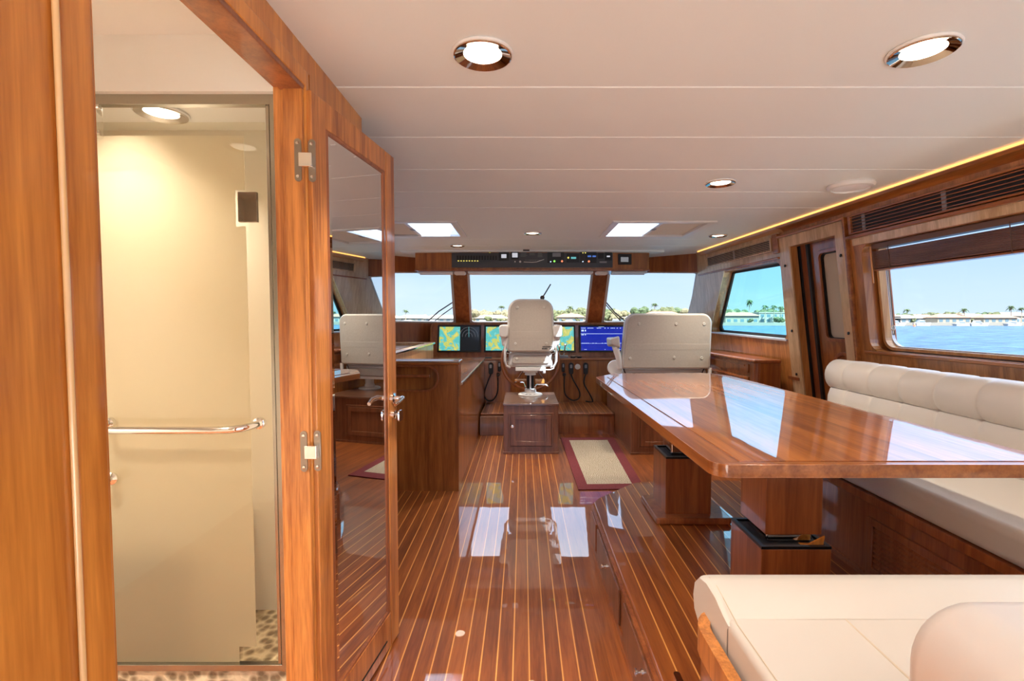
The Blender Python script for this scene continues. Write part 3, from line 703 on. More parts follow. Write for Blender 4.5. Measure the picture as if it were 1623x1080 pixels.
def pedestal(x0, y0, plinth, ztop, zcol, lid):
    g = G(); r = obj('pedestal', g.box(x0, x0+.245, y0, y0+.25, PZ+.001, ztop-.006), W_RED, t, bevel=.003)
    g = G(); g.plate(rect(x0, x0+.245, y0, y0+.25), [rect(x0+.014, x0+.231, y0+.014, y0+.236)], ztop-.006, ztop+.004, XY)
    obj('black_rim', g, BLACK, r)
    g = G(); g.box(x0+.02, x0+.225, y0+.02, y0+.23, ztop-.004, ztop-.002); obj('well', g, BLKM, r)
    g = G(); g.box(x0+.04, x0+.205, y0+.045, y0+.205, ztop-.002, .885); obj('steel_column', g, STEEL, r, bevel=.01)
    g = G(); g.box(x0+.025, x0+.225, y0+.025, y0+.225, zcol, .884); obj('upper_sleeve', g, W_RED, r, bevel=.003)
    if plinth: g = G(); g.prism(rpoly(rect(.70, 1.1, 2.52, 2.87), .02), PZ, PZ+.035, XY); obj('plinth', g, W_RED, r, bevel=.01, seg=3)
    if lid: g = G(); g.hexa([(x0+.15, y0+.016, ztop-.002), (x0+.225, y0+.016, ztop-.002), (x0+.225, y0+.04, ztop), (x0+.15, y0+.04, ztop), (x0+.17, y0+.014, ztop+.004), (x0+.228, y0+.012, ztop+.035), (x0+.228, y0+.016, ztop+.037), (x0+.17, y0+.018, ztop+.006)]); obj('wood_offcut', g, W_OR, r)
pedestal(.832, 1.672, False, .50, .535, True)
pedestal(.765, 2.585, True, .555, .62, False)

# ================================================================== SETTEES
def puff(g, prof, y0, y1, seams, f, depth=.03, cx=None, cz=None):
    """cross-section prof (n,z) swept along y with pinched seams"""
    ys = [y0, y0+.004, y0+.012, y0+.03]
    sm = sorted(s for s in seams if y0+.05 < s < y1-.05)
    for s in sm: ys += [s-.045, s-.022, s-.008, s-.0025, s+.0025, s+.008, s+.022, s+.045]
    ys += [y1-.03, y1-.012, y1-.004, y1]; ys = sorted(set(ys))
    cx = sum(p[0] for p in prof)/len(prof) if cx is None else cx; cz = sum(p[1] for p in prof)/len(prof) if cz is None else cz
    rows = []
    for y in ys:
        k = 0
        for s in sm:
            d = abs(y-s)
            if d < .03: k = max(k, (1-d/.03)**1.6)
        e = min(y-y0, y1-y)
        if e < .03: k = max(k, (1-e/.03)**2*2.6)
        sc_ = 1-depth*k/.1*.32
        rows.append([g.bm.verts.new(f(cx+(a-cx)*sc_, cz+(b-cz)*sc_, y)) for a, b in prof])
    for r1, r2 in zip(rows, rows[1:]):
        n = len(prof)
        for i in range(n): g.bm.faces.new((r1[i], r1[(i+1) % n], r2[(i+1) % n], r2[i]))
    g.bm.faces.new(rows[0]); g.bm.faces.new(rows[-1][::-1])
    return g
SS = [2.80-.2075*i+.2075*.0 for i in range(-0, 14)]
t = thing('bench_settee', 'long cream leather settee with channelled backrest under the large salon window', 'settee', (1.8, 1.9, PZ))
g = G(); g.box(1.43, 2.12, .62, 2.98, PZ, .575); obj('base', g, W_RED, t, smooth=False)
g = G(); g.box(1.395, 1.45, .62, 3.0, .555, .59); g.box(1.418, 1.432, .62, 2.98, .54, .556); g.box(1.425, 1.432, 2.0, 2.98, .235, .25); obj('moulding', g, W_RED, t, bevel=.005)
g = G(); g.plate(rect(1.18, 1.985, .255, .485), [rect(1.215, 1.95, .285, .455)], 1.42, 1.431, YZ); gr_ = obj('vent_grille', g, W_RED, t, bevel=.003)
g = G()
for i in range(8):
    z = .288+i*.0212
    g.prism([(1.424, z), (1.434, z+.012), (1.434, z+.016), (1.424, z+.004)], 1.215, 1.95, lambda a, b, n: (a, n, b))
obj('slat', g, W_RED, gr_, smooth=False)
g = G(); g.box(1.4305, 1.4312, 1.215, 1.95, .285, .455); obj('backing', g, BLKM, gr_)
g = G(); g.box(1.392, 2.08, .62, 2.99, .592, .70); obj('seat_cushion', g, LEATH, t, bevel=.03, seg=5)
lowp = [(1.86, .68), (1.845, .72), (1.838, .78), (1.84, .84), (1.855, .885), (1.88, .90), (2.0, .90), (2.0, .68)]
g = G(); puff(g, lowp, .62, 2.96, SS, lambda a, b, y: (a, y, b), .028, cx=1.93); obj('back_cushion', g, LEATH, t)
rollp = []
for k in range(15):
    q = -PI*.62+k/14*PI*1.25
    rollp.append((1.905-.082*math.cos(q), .962+.092*math.sin(q)))
rollp = [(1.98, .885)]+rollp+[(2.06, 1.04), (2.1, 1.0), (2.1, .885)]
g = G(); puff(g, rollp, .62, 2.975, SS, lambda a, b, y: (a, y, b), .028, cx=1.98, cz=.96); obj('back_bolster', g, LEATH, t)
def seamline(g, prof, y, f, off=.0): g.tube([f(a, b, y) for a, b in prof], .0013, 5)
# near return of the settee
t = thing('corner_settee', 'near cream leather settee section with rolled front edge and curved teak base', 'settee', (1.1, .8, PZ))
bp = rpoly([(.41, .0), (1.36, .0), (1.36, 1.16), (.41, 1.16)], [0, 0, .02, .08], 6)
g = G(); g.prism(bp, PZ+.001, .545, XY); obj('base', g, W_Y, t, bevel=.004)
g = G(); bp2 = rpoly([(.402, .0), (1.36, .0), (1.36, 1.168), (.402, 1.168)], [0, 0, .02, .088], 6); bp3 = rpoly([(.428, .01), (1.34, .01), (1.34, 1.142), (.428, 1.142)], [0, 0, .02, .066], 6)
g.plate(bp2, [bp3], .53, .592, XY); obj('fiddle_rail', g, W_OR2, t, bevel=.006, seg=3)
g = G()
cp = [(1.0, .535), (1.19, .535), (1.225, .555), (1.235, .59), (1.225, .63), (1.19, .662), (1.14, .674), (1.08, .67), (1.035, .655), (1.0, .648)]
def prism_soft(g, prof, x0, x1, e=.02):
    rows = []; cx = sum(p[0] for p in prof)/len(prof); cz = sum(p[1] for p in prof)/len(prof)
    for x, s_ in ((x0, .90), (x0+e*.25, .955), (x0+e*.6, .985), (x0+e*1.3, 1), (x1-e, 1), (x1, .92)):
        rows.append([g.bm.verts.new((x, cx+(a-cx)*s_, cz+(b-cz)*s_)) for a, b in prof])
    for r1, r2 in zip(rows, rows[1:]):
        n = len(prof)
        for i in range(n): g.bm.faces.new((r1[i], r1[(i+1) % n], r2[(i+1) % n], r2[i]))
    g.bm.faces.new(rows[0]); g.bm.faces.new(rows[-1][::-1])
prism_soft(g, cp, .437, 1.384); obj('front_roll', g, LEATH2, t)
g = G(); g.box(.437, .692, .35, 1.035, .545, .655); g.box(.692, 1.385, .35, 1.035, .545, .655); obj('seat_cushion', g, LEATH2, t, bevel=.018, seg=4)
g = G(); g.tube([(.692, .36, .654), (.692, .9, .654), (.692, 1.02, .653)], .003, 8)
g.tube([(.452, .4, .6555), (.452, 1.0, .6555), (.452, 1.06, .667), (.455, 1.12, .6715), (.456, 1.17, .666)], .0016, 6); obj('piping', g, SEAM, t)
g = G(); bkp = rpoly([(.462, .66), (1.8, .66), (1.8, .965), (.462, .965)], [.03, .03, .06, .075], 8)
g.prism(bkp, .36, .585, XZ); obj('backrest', g, mat('backrest_leather', (.88, .87, .85), .45), t, bevel=.035, seg=5)
g = G(); g.tube([(x, .5865, z) for x, z in rpoly([(.505, .64), (.505, .925), (.7, .925)], [0, .05, 0], 8)], .003, 6); obj('welt', g, LEATH2, t)

# ================================================================== RUG
t = thing('runner_rug', 'beige woven runner rug with burgundy border in front of the helm step', 'rug', (.69, 4.45, 0))
ro = [(.418, 3.64), (.93, 3.66), (.985, 5.26), (.405, 5.25)]
ri = [(.50, 3.76), (.853, 3.775), (.898, 5.15), (.49, 5.14)]
g = G(); g.plate(ro, [ri], .0005, .009, XY); obj('border', g, RUGB, t, bevel=.002)
g = G(); g.prism(ri, .0005, .0075, XY); obj('woven_field', g, RUGC, t)

# ================================================================== HELM AREA
# step platform
g = G(); g.box(-.476, 1.026, 5.462, 6.208, 0, .214); t = thing('helm_step', 'raised teak and holly step in front of the helm console', 'step', (.3, 5.8, 0))
obj('riser', g, W_RED, t, smooth=False)
g = G(); g.box(-.476, 1.026, 5.447, 6.208, .214, .236); obj('tread', g, STEP, t, bevel=.006)
g = G(); g.box(-.478, -.195, 5.37, 5.445, .0, .2); g.box(-.478, -.195, 5.37, 5.445, .2, .213)
tag(obj('step_box', g, W_DK, bevel=.004), 'small greyish wooden block against the step, left of the helm chair pedestal', 'box')
# cabinet under helm chair
def chair_cab(name, label, x0, x1, y0, y1, z, dx0, dx1, knob):
    t = thing(name, label, 'cabinet', ((x0+x1)/2, (y0+y1)/2, 0))
    g = G(); g.box(x0, x1, y0+.004, y1, 0, z-.022); obj('body', g, W_DK, t, bevel=.004)
    g = G(); g.box(x0-.004, x1+.004, y0-.004, y1, z-.022, z); obj('top', g, wood('cabinet_top', (.12, .05, .03), (.26, .12, .065), 'X', rough=.3, coat=1, coat_r=.02, coat_ior=1.7) if 'cabinet_top' not in MATS else MATS['cabinet_top'], t, bevel=.003)
    fz = z-.09
    g = G(); g.plate(rect(dx0, dx1, .06, fz), [rect(dx0+.014, dx1-.014, .074, fz-.014)], y0-.006, y0+.004, XZ); obj('door_surround', g, W_DK, t, bevel=.002)
    g = G(); g.plate(rect(dx0+.02, dx1-.02, .08, fz-.02), [rect(dx0+.066, dx1-.066, .125, fz-.062)], y0-.010, y0+.003, XZ)
    g.plate(rect(dx0+.06, dx1-.06, .12, fz-.057), [], y0-.002, y0+.003, XZ)
    d = obj('door', g, W_DK, t, bevel=.003)
    if knob: g = G(); g.lathe([(.019, 0), (.019, -.004), (.016, -.008), (.006, -.009), (0, -.009)], (dx0+.036, y0-.010, (fz+.08)/2+.03), 'Y', 20); obj('knob', g, NICK, d)
    g = G(); g.box(x0-.004, x1+.004, y0-.004, y1, 0, .022); obj('plinth', g, W_DK, t, bevel=.003)
chair_cab('chair_pedestal_cabinet', 'dark teak cabinet with a panelled door carrying the single helm chair', -.188, .338, 4.637, 5.353, .488, -.14, .292, True)
chair_cab('bench_pedestal_cabinet', 'dark teak cabinet beside the rug carrying the double helm seat', 1.03, 1.87, 4.615, 5.96, .488, 1.10, 1.62, False)
g = None
# ---- chairs
SHB = noisemat('shell_vinyl', (.50, .44, .365), (.54, .48, .40), 60, .5, .05)
BTN = mat('button_cream', (.60, .55, .47), .4)
def button(g, x, y, z): g.lathe([(.015, 0), (.014, -.004), (.009, -.006), (.008, -.0045), (0, -.0045)], (x, y, z), 'Y', 16)
def helm_chair():
    cx = .077
    t = thing('helm_chair', 'white single helm chair with armrests seen from behind at the wheel', 'chair', (cx, 5.15, .488))
    yb = 4.95
    def lean(p): return lambda x, y, z: (x, y-(z-.97)*.07, z)
    sh = rpoly([(cx-.248, .955), (cx+.248, .955), (cx+.225, 1.495), (cx-.225, 1.495)], [.05, .05, .12, .12], 8)
    g = G(); g.prism(sh, yb+.005, yb+.10, XZ); g.map(lean(0)); obj('backrest', g, LEATH, t, bevel=.03, seg=4)
    sh2 = rpoly([(cx-.228, .968), (cx+.228, .968), (cx+.205, 1.48), (cx-.205, 1.48)], [.03, .03, .10, .10], 8)
    g = G(); g.prism(sh2, yb-.006, yb+.02, XZ); g.map(lean(0)); bk = obj('back_shell', g, SHB, t, bevel=.008)
    g = G(); g.prism(rpoly([(cx-.2, 1.10), (cx+.2, 1.10), (cx+.2, 1.168), (cx-.2, 1.168)], .0), yb-.0068, yb-.004, XZ)
    g.map(lean(0)); obj('back_crease', g, SHB, bk, bevel=.002)
    for x, z in ((cx-.135, 1.41), (cx+.135, 1.41), (cx-.155, 1.045), (cx+.16, 1.045)): g = G(); button(g, x, yb-.006-(z-.97)*.07, z); obj('button', g, BTN, bk)
    # two-line script logo
    g = G(); random.seed(3)
    for row, (z0, xa, xb) in enumerate(((1.013, cx+.118, cx+.215), (.992, cx+.105, cx+.2))):
        x = xa
        while x < xb:
            wd = random.choice((.006, .008, .010, .005)); hh = random.choice((.010, .010, .014, .009))
            if random.random() > .16: g.prism([(x, z0-.005), (x+wd, z0-.005), (x+wd+.004, z0-.005+hh), (x+.004, z0-.005+hh)], yb-.0075-(z0-.97)*.07, yb-.0055-(z0-.97)*.07, XZ)
            x += wd+.002
    obj('script_logo', g, BLACK, bk, smooth=False)
    g = G(); g.prism(rpoly([(cx-.235, .80), (cx+.235, .80), (cx+.22, .955), (cx-.22, .955)], [.03, .03, .04, .04]), 5.0, 5.45, XZ); obj('seat_cushion', g, LEATH, t, bevel=.03, seg=4)
    g = G(); g.prism(rpoly([(cx-.195, .838), (cx+.195, .838), (cx+.175, .925), (cx-.175, .925)], [.02, .02, .03, .03]), 4.985, 5.02, XZ); s_ = obj('seat_shell', g, SHB, t, bevel=.006)
    for xx in (cx-.14, cx+.14): g = G(); button(g, xx, 4.986, .885); obj('button', g, BTN, s_)
    for sd in (-1, 1):
        X = cx+sd*.262
        g = G(); g.tube([(X-sd*.012, 4.97, 1.06), (X, 4.965, .98), (X, 4.97, .87), (X-sd*.015, 4.99, .815), (X-sd*.05, 5.02, .795)], .011, 10)
        g.tube([(X, 4.97, .95), (X, 5.3, .95)], .009, 8); obj('side_bracket', g, CHAIRW, t)
        g = G(); g.box(X-.014, X+.014, 4.99, 5.06, .85, .93); obj('recline_knob', g, GREYP, t, bevel=.008)
        g = G(); g.hexa([(X-.03, 4.965, 1.02), (X+.03, 4.965, 1.02), (X+.03, 5.2, 1.0), (X-.03, 5.2, 1.0), (X-.04+sd*.01, 4.93, 1.19), (X+.035+sd*.01, 4.93, 1.19), (X+.04, 5.22, 1.16), (X-.035, 5.22, 1.16)])
        a_ = obj('armrest_support', g, CHAIRW, t, bevel=.02, seg=4)
        g = G(); g.prism(rpoly([(X-.042+sd*.01, 1.105), (X+.042+sd*.01, 1.105), (X+.05+sd*.01, 1.235), (X-.05+sd*.01, 1.235)], .03), 4.92, 5.27, XZ); obj('armrest', g, LEATH2, t, bevel=.018, seg=4)
    g = G(); g.box(cx-.155, cx+.155, 4.99, 5.35, .762, .80); g.box(cx-.075, cx+.075, 5.07, 5.23, .735, .762); obj('seat_plate', g, CHAIRW, t, bevel=.004)
    g = G(); g.tube([(cx+.13, 5.0, .775), (cx+.2, 4.98, .775), (cx+.235, 4.97, .79), (cx+.24, 4.97, .83)], .006, 8); g.lathe([(.012, 0), (.014, -.03), (.0, -.034)], (cx+.14, 4.985, .77), 'Z', 12); obj('lever', g, CHAIRW, t)
    g = G(); g.lathe([(.038, .0), (.038, .30)], (cx, 5.17, .50)); p = obj('post', g, BLACK, t)
    g = G(); g.lathe([(.058, .212), (.058, .225), (.05, .235), (.05, .26)], (cx, 5.17, .49)); g.box(cx-.008, cx+.008, 5.128, 5.134, .52, .72); obj('collar', g, CHAIRW, t)
    g = G(); g.lathe([(.128, 0), (.13, .008), (.12, .016), (.075, .022), (.062, .03), (.058, .065), (.05, .07)], (cx, 5.17, .488)); b_ = obj('base', g, CHAIRW, t)
    g = G()
    for q in (-.45, 0, .45):
        for qq in (q-PI/2,): g.lathe([(.012, .019), (.012, .021)], (cx+.1*math.cos(qq), 5.17+.1*math.sin(qq), .488), 'Z', 10)
    obj('bolt', g, GREYP, b_)
    # footrest with teak slats
    for xa, xb, zz in ((cx-.17, cx-.04, .60), (cx+.06, cx+.16, .58)): g = G(); g.box(xa, xb, 5.40, 5.50, zz, .618); obj('footrest_slat', g, W_OR, t, bevel=.004)
    g = G(); g.tube([(cx-.05, 5.2, .57), (cx-.07, 5.40, .59), (cx-.16, 5.45, .59)], .009, 8); g.tube([(cx+.05, 5.2, .57), (cx+.07, 5.38, .575), (cx+.17, 5.37, .57), (cx+.2, 5.37, .55)], .009, 8); obj('footrest_frame', g, STEEL, t)
helm_chair()
def bench_seat():
    x0, x1 = .995, 1.89; cx = (x0+x1)/2; yb = 4.90
    t = thing('double_helm_seat', 'wide white double helm seat seen from behind beyond the dining table', 'seat', (cx, 5.1, .488))
    f = lambda x, y, z: (x, y-(z-.79)*.06, z)
    sh = rpoly([(x0-.01, .79), (x1, .79), (x1-.0, 1.35), (x0+.03, 1.35)], [.03, .03, .10, .11], 8)
    g = G(); g.prism(sh, yb+.005, yb+.11, XZ); g.map(f); obj('backrest', g, LEATH, t, bevel=.028, seg=4)
    sh2 = rpoly([(x0+.012, .80), (x1-.02, .80), (x1-.02, 1.337), (x0+.05, 1.337)], [.02, .02, .085, .095], 8)
    g = G(); g.prism(sh2, yb-.006, yb+.02, XZ); g.map(f); bk = obj('back_shell', g, SHB, t, bevel=.008)
    g = G(); g.prism(rect(x0+.03, x1-.03, .985, 1.045), yb-.0068, yb-.004, XZ); g.map(f); obj('back_crease', g, SHB, bk, bevel=.002)
    for x, z in ((x0+.16, 1.245), (x0+.53, 1.245), (x1-.09, 1.245), (x0+.08, .90), (x0+.52, .91), (x1-.1, .905)): g = G(); button(g, x, yb-.006-(z-.79)*.06, z); obj('button', g, BTN, bk)
    g = G(); g.box(x0+.02, x1-.02, 4.96, 5.42, .655, .785); obj('seat_cushion', g, LEATH, t, bevel=.03, seg=4)
    g = G(); g.box(x0+.05, x1-.05, 4.945, 4.98, .665, .75); obj('seat_shell', g, SHB, t, bevel=.01)
    g = G(); g.box(x0, x1, 4.97, 5.4, .625, .655); obj('seat_plate', g, CHAIRW, t, bevel=.004)
    for sd, X in ((-1, x0-.03), (1, x1+.0)):
        g = G()
        if sd < 0:
            g.tube([(X+.02, 4.94, .80), (X-.0, 4.92, .90), (X-.04, 4.90, 1.02)], [.036, .03, .034], 12)
            g.lathe([(.075, -.02), (.08, 0), (.075, .02)], (X-.03, 4.95, .80), 'Y', 24)
        else:
            g.tube([(X, 4.93, .66), (X, 4.93, .80)], .02, 10)
        obj('armrest_bracket', g, CHAIRW, t)
        if sd < 0:
            g = G(); g.hexa([(X-.09, 4.86, 1.035), (X+.01, 4.86, 1.0), (X+.01, 5.2, 1.0), (X-.07, 5.2, 1.0), (X-.10, 4.84, 1.10), (X-.01, 4.84, 1.13), (X+.02, 5.2, 1.1), (X-.08, 5.2, 1.1)])
            obj('armrest', g, LEATH2, t, bevel=.02, seg=4)
        g = G(); g.tube([(X+.05*(-sd), 4.945, .80), (X+.09*(-sd), 4.95, .70)], .006, 8); obj('hinge_strut', g, BLACK, t)
    for xx in (cx-.26, cx+.26):
        g = G(); g.lathe([(.125, 0), (.127, .008), (.115, .018), (.06, .024), (.055, .05), (.05, .055), (.05, .137)], (xx, 5.18, .488)); obj('post', g, CHAIRW, t)
bench_seat()

# ---- helm console
t = thing('helm_console', 'teak helm console with sloping display panel under the windshield', 'console', (.1, 6.5, 0))
g = G(); g.prism([(-1.2, 6.21), (1.93, 6.21), (1.93, 6.29), (1.5, 6.58), (-1.2, 6.58)], 0, .765, XY); obj('base', g, W_Z, t, smooth=False)
g = G(); g.box(-1.2, 1.5, 6.18, 6.42, .765, .792); obj('ledge', g, W_X, t, bevel=.008, seg=3)
def CP(a, b, n): k = (b-.79)/.44; return (a, 6.40+.09*k+n, b)
g = G(); g.plate(rpoly([(-1.215, .79), (1.42, .79), (1.42, 1.233), (-1.215, 1.233)], [0, 0, .04, .06], 8), [], 0, .03, CP); obj('display_panel', g, W_RED, t, bevel=.006)
g = G(); g.plate(rpoly([(-1.225, .79), (1.43, .79), (1.43, 1.243), (-1.225, 1.243)], [0, 0, .05, .07], 8), [rpoly([(-1.205, .78), (1.41, .78), (1.41, 1.223), (-1.205, 1.223)], [0, 0, .035, .05], 8)], -.008, .05, CP); obj('panel_edge', g, W_Z, t, bevel=.004)
g = G(); g.prism([(-1.93, 6.22), (-1.21, 6.77), (-1.21, 6.55), (1.42, 6.55), (1.42, 6.62), (2.1, 6.2), (1.10, 6.9), (-.94, 6.9)], 1.205, 1.228, XY) if False else g.prism([(-1.21, 6.49), (1.42, 6.49), (1.42, 6.62), (1.10, 6.86), (-.94, 6.86), (-1.21, 6.64)], 1.2, 1.226, XY)
obj('dash_top', g, W_X, t, bevel=.003)
def screenmat(kind):
    m = bpy.data.materials.new('screen_'+kind); m.use_nodes = True; t = m.node_tree; b = t.nodes['Principled BSDF']
    b.inputs['Base Color'].default_value = (0, 0, 0, 1); b.inputs['Roughness'].default_value = .15; b.inputs['Emission Strength'].default_value = 1
    g = N(t, 'ShaderNodeNewGeometry')
    if kind == 'chart':
        n = N(t, 'ShaderNodeTexNoise'); n.inputs['Scale'].default_value = 9; n.inputs['Detail'].default_value = 2.5; n.inputs['Distortion'].default_value = 1.2; L(t, g.outputs['Position'], n.inputs[0])
        r = N(t, 'ShaderNodeValToRGB'); r.color_ramp.interpolation = 'CONSTANT'
        e = r.color_ramp.elements; e[0].position = 0; e[0].color = (.10, .48, .46, 1); e[1].position = .46; e[1].color = (.17, .58, .55, 1)
        for p, c in ((.50, (.06, .28, .28)), (.508, (.52, .56, .14)), (.60, (.30, .40, .12)), (.606, (.66, .60, .16))):
            q = e.new(p); q.color = (*c, 1)
        L(t, n.outputs[0], r.inputs[0]); L(t, r.outputs[0], b.inputs['Emission Color']); b.inputs['Emission Strength'].default_value = .85
    elif kind == 'blue': b.inputs['Emission Color'].default_value = (.003, .016, .30, 1)
    elif kind == 'dark': b.inputs['Emission Color'].default_value = (.006, .008, .01, 1)
    elif kind == 'white': b.inputs['Emission Color'].default_value = (.6, .75, .95, 1)
    elif kind == 'teal': b.inputs['Emission Color'].default_value = (.10, .35, .36, 1)
    elif kind == 'grey': b.inputs['Emission Color'].default_value = (.16, .16, .17, 1)
    elif kind == 'pale': b.inputs['Emission Color'].default_value = (.42, .42, .46, 1)
    elif kind == 'ltblue': b.inputs['Emission Color'].default_value = (.05, .12, .38, 1)
    elif kind == 'yellow': b.inputs['Emission Color'].default_value = (.75, .65, .12, 1)
    elif kind == 'green': b.inputs['Emission Color'].default_value = (.25, .75, .10, 1)
    elif kind == 'redl': b.inputs['Emission Color'].default_value = (.8, .22, .10, 1)
    return m
SM = {k: screenmat(k) for k in ('chart', 'blue', 'dark', 'white', 'teal', 'grey', 'pale', 'ltblue', 'yellow', 'green', 'redl')}
def display(x0, x1, kind, label):
    z0, z1 = .858, 1.212
    t = thing('navigation_display', label, 'display', CP((x0+x1)/2, z0, -.01), 'navigation displays on the helm console')
    g = G(); g.plate(rect(x0, x1, z0, z1), [], -.02, -.001, CP); obj('bezel', g, BLACK, t, bevel=.004)
    ix0, ix1, iz0, iz1 = x0+.025, x1-.022, z0+.022, z1-.022
    def sc_(a, b, c, d, m, nm, dep=.0): g = G(); g.plate(rect(a, b, c, d), [], -.0225-dep, -.0205-dep, CP); return obj(nm, g, SM[m], t, smooth=False)
    if kind == 'chart': sc_(ix0, ix1, iz0, iz1, 'chart', 'screen')
    if kind == 'split':
        mx = (ix0+ix1)/2+.01; sc_(ix0, mx, iz0, iz1, 'chart', 'screen'); s = sc_(mx, ix1, iz0, iz1, 'dark', 'radar_screen')
        c = CP((mx+ix1)/2-.01, (iz0+iz1)/2+.03, -.0235)
        g = G(); 
        for R in (.045, .085, .12): g.ring(c, R, .0013, 'Y', 40, 4)
        obj('range_rings', g, SM['grey'], s)
        g = G(); g.box(c[0]-.0025, c[0]+.0025, c[1]-.001, c[1]+.001, c[2]-.02, c[2]+.125); obj('heading_line', g, SM['teal'], s)
        g = G(); g.box(c[0]-.11, c[0]+.055, c[1]-.001, c[1]+.001, c[2]-.078, c[2]-.068); g.box(c[0]-.11, c[0]-.07, c[1]-.001, c[1]+.001, c[2]-.095, c[2]-.083); g.box(c[0]-.06, c[0]-.03, c[1]-.012, c[1]-.01, c[2]-.155, c[2]-.145); g.box(c[0]+.01, c[0]+.045, c[1]-.012, c[1]-.01, c[2]-.155, c[2]-.145); obj('readout', g, SM['teal'], s, smooth=False)
    if kind == 'blue':
        s = sc_(ix0, ix1, iz0, iz1, 'blue', 'screen'); w_ = ix1-ix0
        g = G()
        def bar(a, b, z, h): g.plate(rect(ix0+a*w_, ix0+b*w_, z-h/2, z+h/2), [], -.0235, -.0226, CP)
        bar(0, 1, 1.098, .004); bar(0.0, .93, .972, .0025)
        random.seed(5)
        for k in range(26):
            a = .02+k*.036
            if random.random() > .3: bar(a, a+.024, 1.172, .008)
            if random.random() > .25: bar(a, a+.022, .975, .006)
        for a in (.02, .05, .10): bar(a, a+.022, 1.14, .022); bar(a, a+.02, 1.085, .012)
        for a in (.08, .11, .55, .9): bar(a, a+.02, .893, .006)
        bar(.42, .55, 1.188, .004)
        obj('readout', g, SM['white'], s, smooth=False)
display(-1.127, -.555, 'split', 'leftmost navigation display, chart on its left half and dark radar on its right')
display(-.514, .058, 'chart', 'navigation display with teal and yellow chart, left of and behind the helm chair')
display(.118, .690, 'chart', 'navigation display with mostly teal chart, right of and behind the helm chair')
display(.735, 1.345, 'blue', 'navigation display with a blue page of white readouts, rightmost on the helm')
# steering wheel
wc = Vector((.09, 6.02, .77))
t = thing('steering_wheel', 'large varnished wooden steering wheel behind the helm chair', 'steering wheel', wc)
g = G(); g.ring(wc, .352, .017, 'Y', 56, 12); obj('rim', g, W_RED, t)
g = G()
for k in range(5):
    a = PI/2+2*PI*k/5; g.tube([wc+Vector((.05*math.cos(a), .03, .05*math.sin(a))), wc+Vector((.34*math.cos(a), 0, .34*math.sin(a)))], .010, 8)
obj('spoke', g, W_DK, t)
g = G(); g.lathe([(.055, -.01), (.06, .02), (.05, .06), (.03, .18)], wc, 'Y', 24); obj('hub', g, STEEL, t)
# handsets on the console face
def handset(u_x, z, label, loops, h=.15, wd=.066):
    yf = 6.207
    t = thing('radio_handset', label, 'handset', (u_x, yf, z-h/2), 'radio handsets hung on the console front')
    g = G(); g.prism(rpoly([(u_x-wd*.4, z-h/2), (u_x+wd*.4, z-h/2), (u_x+wd/2, z+h/2), (u_x-wd/2, z+h/2)], [.02, .02, .03, .03], 6), yf-.035, yf, XZ); obj('body', g, BLKM, t, bevel=.01, seg=3)
    g = G(); g.prism(rpoly(rect(u_x-wd*.22, u_x+wd*.22, z+.005, z+.05), .008), yf-.038, yf-.034, XZ); obj('grille', g, GREYP, t)
    if loops:
        pts = [(u_x, yf-.02, z-h/2)]
        for (dx, dz) in loops: pts.append((u_x+dx, yf-.03, z+dz))
        # catmull smoothing
        P_ = [Vector(p) for p in pts]; out = []
        for i in range(len(P_)-1):
            a, b, c, d = P_[max(i-1, 0)], P_[i], P_[i+1], P_[min(i+2, len(P_)-1)]
            for k in range(6):
                s = k/6; out.append(.5*((2*b)+(c-a)*s+(2*a-5*b+4*c-d)*s*s+(3*b-a-3*c+d)*s**3))
        out.append(P_[-1])
        g = G(); g.tube(out, .0085, 8); obj('cord', g, RUBB, t)
handset(-.41, .665, 'black handset with looped cord at the far left of the console front', [(-.05, -.20), (-.085, -.33), (-.045, -.405), (.03, -.40), (.085, -.30), (.09, -.12)])
handset(-.30, .685, 'black handset tucked left of the steering wheel rim', [], .12, .05)
handset(.51, .675, 'narrow black handset just right of the steering wheel rim', [], .12, .045)
handset(.61, .665, 'black handset with a wide looped cord, right of the wheel', [(.03, -.15), (.105, -.29), (.10, -.38), (.02, -.405), (-.06, -.35), (-.085, -.27), (-.085, -.09)])
handset(.795, .665, 'black handset at the far right of the console front, cord hanging down', [(-.02, -.15), (-.01, -.22), (.06, -.34), (.09, -.42), (.05, -.425), (.0, -.415)])
def boots(x, label):
    g = G(); g.lathe([(.022, 0), (.024, -.02), (.012, -.04), (.012, -.05), (0, -.05)], (x, 6.208, .585), 'Y', 16); tag(obj('cord_socket', g, BLACK), label, 'socket')
boots(-.318, 'black round cord socket on the console front, left of the helm chair')
boots(.525, 'black round cord socket on the console front, right of the helm chair')
t = thing('outlet_cover', 'round white outlet between two handsets on the console front', 'outlet', (.695, 6.208, .65))
g = G(); g.lathe([(.035, 0), (.035, -.01), (.028, -.014), (0, -.014)], (.695, 6.209, .685), 'Y', 20); obj('cover', g, CHAIRW, t)
g = G(); g.box(.689, .725, 6.175, 6.196, .665, .705); obj('plug', g, CREAM, t, bevel=.004)
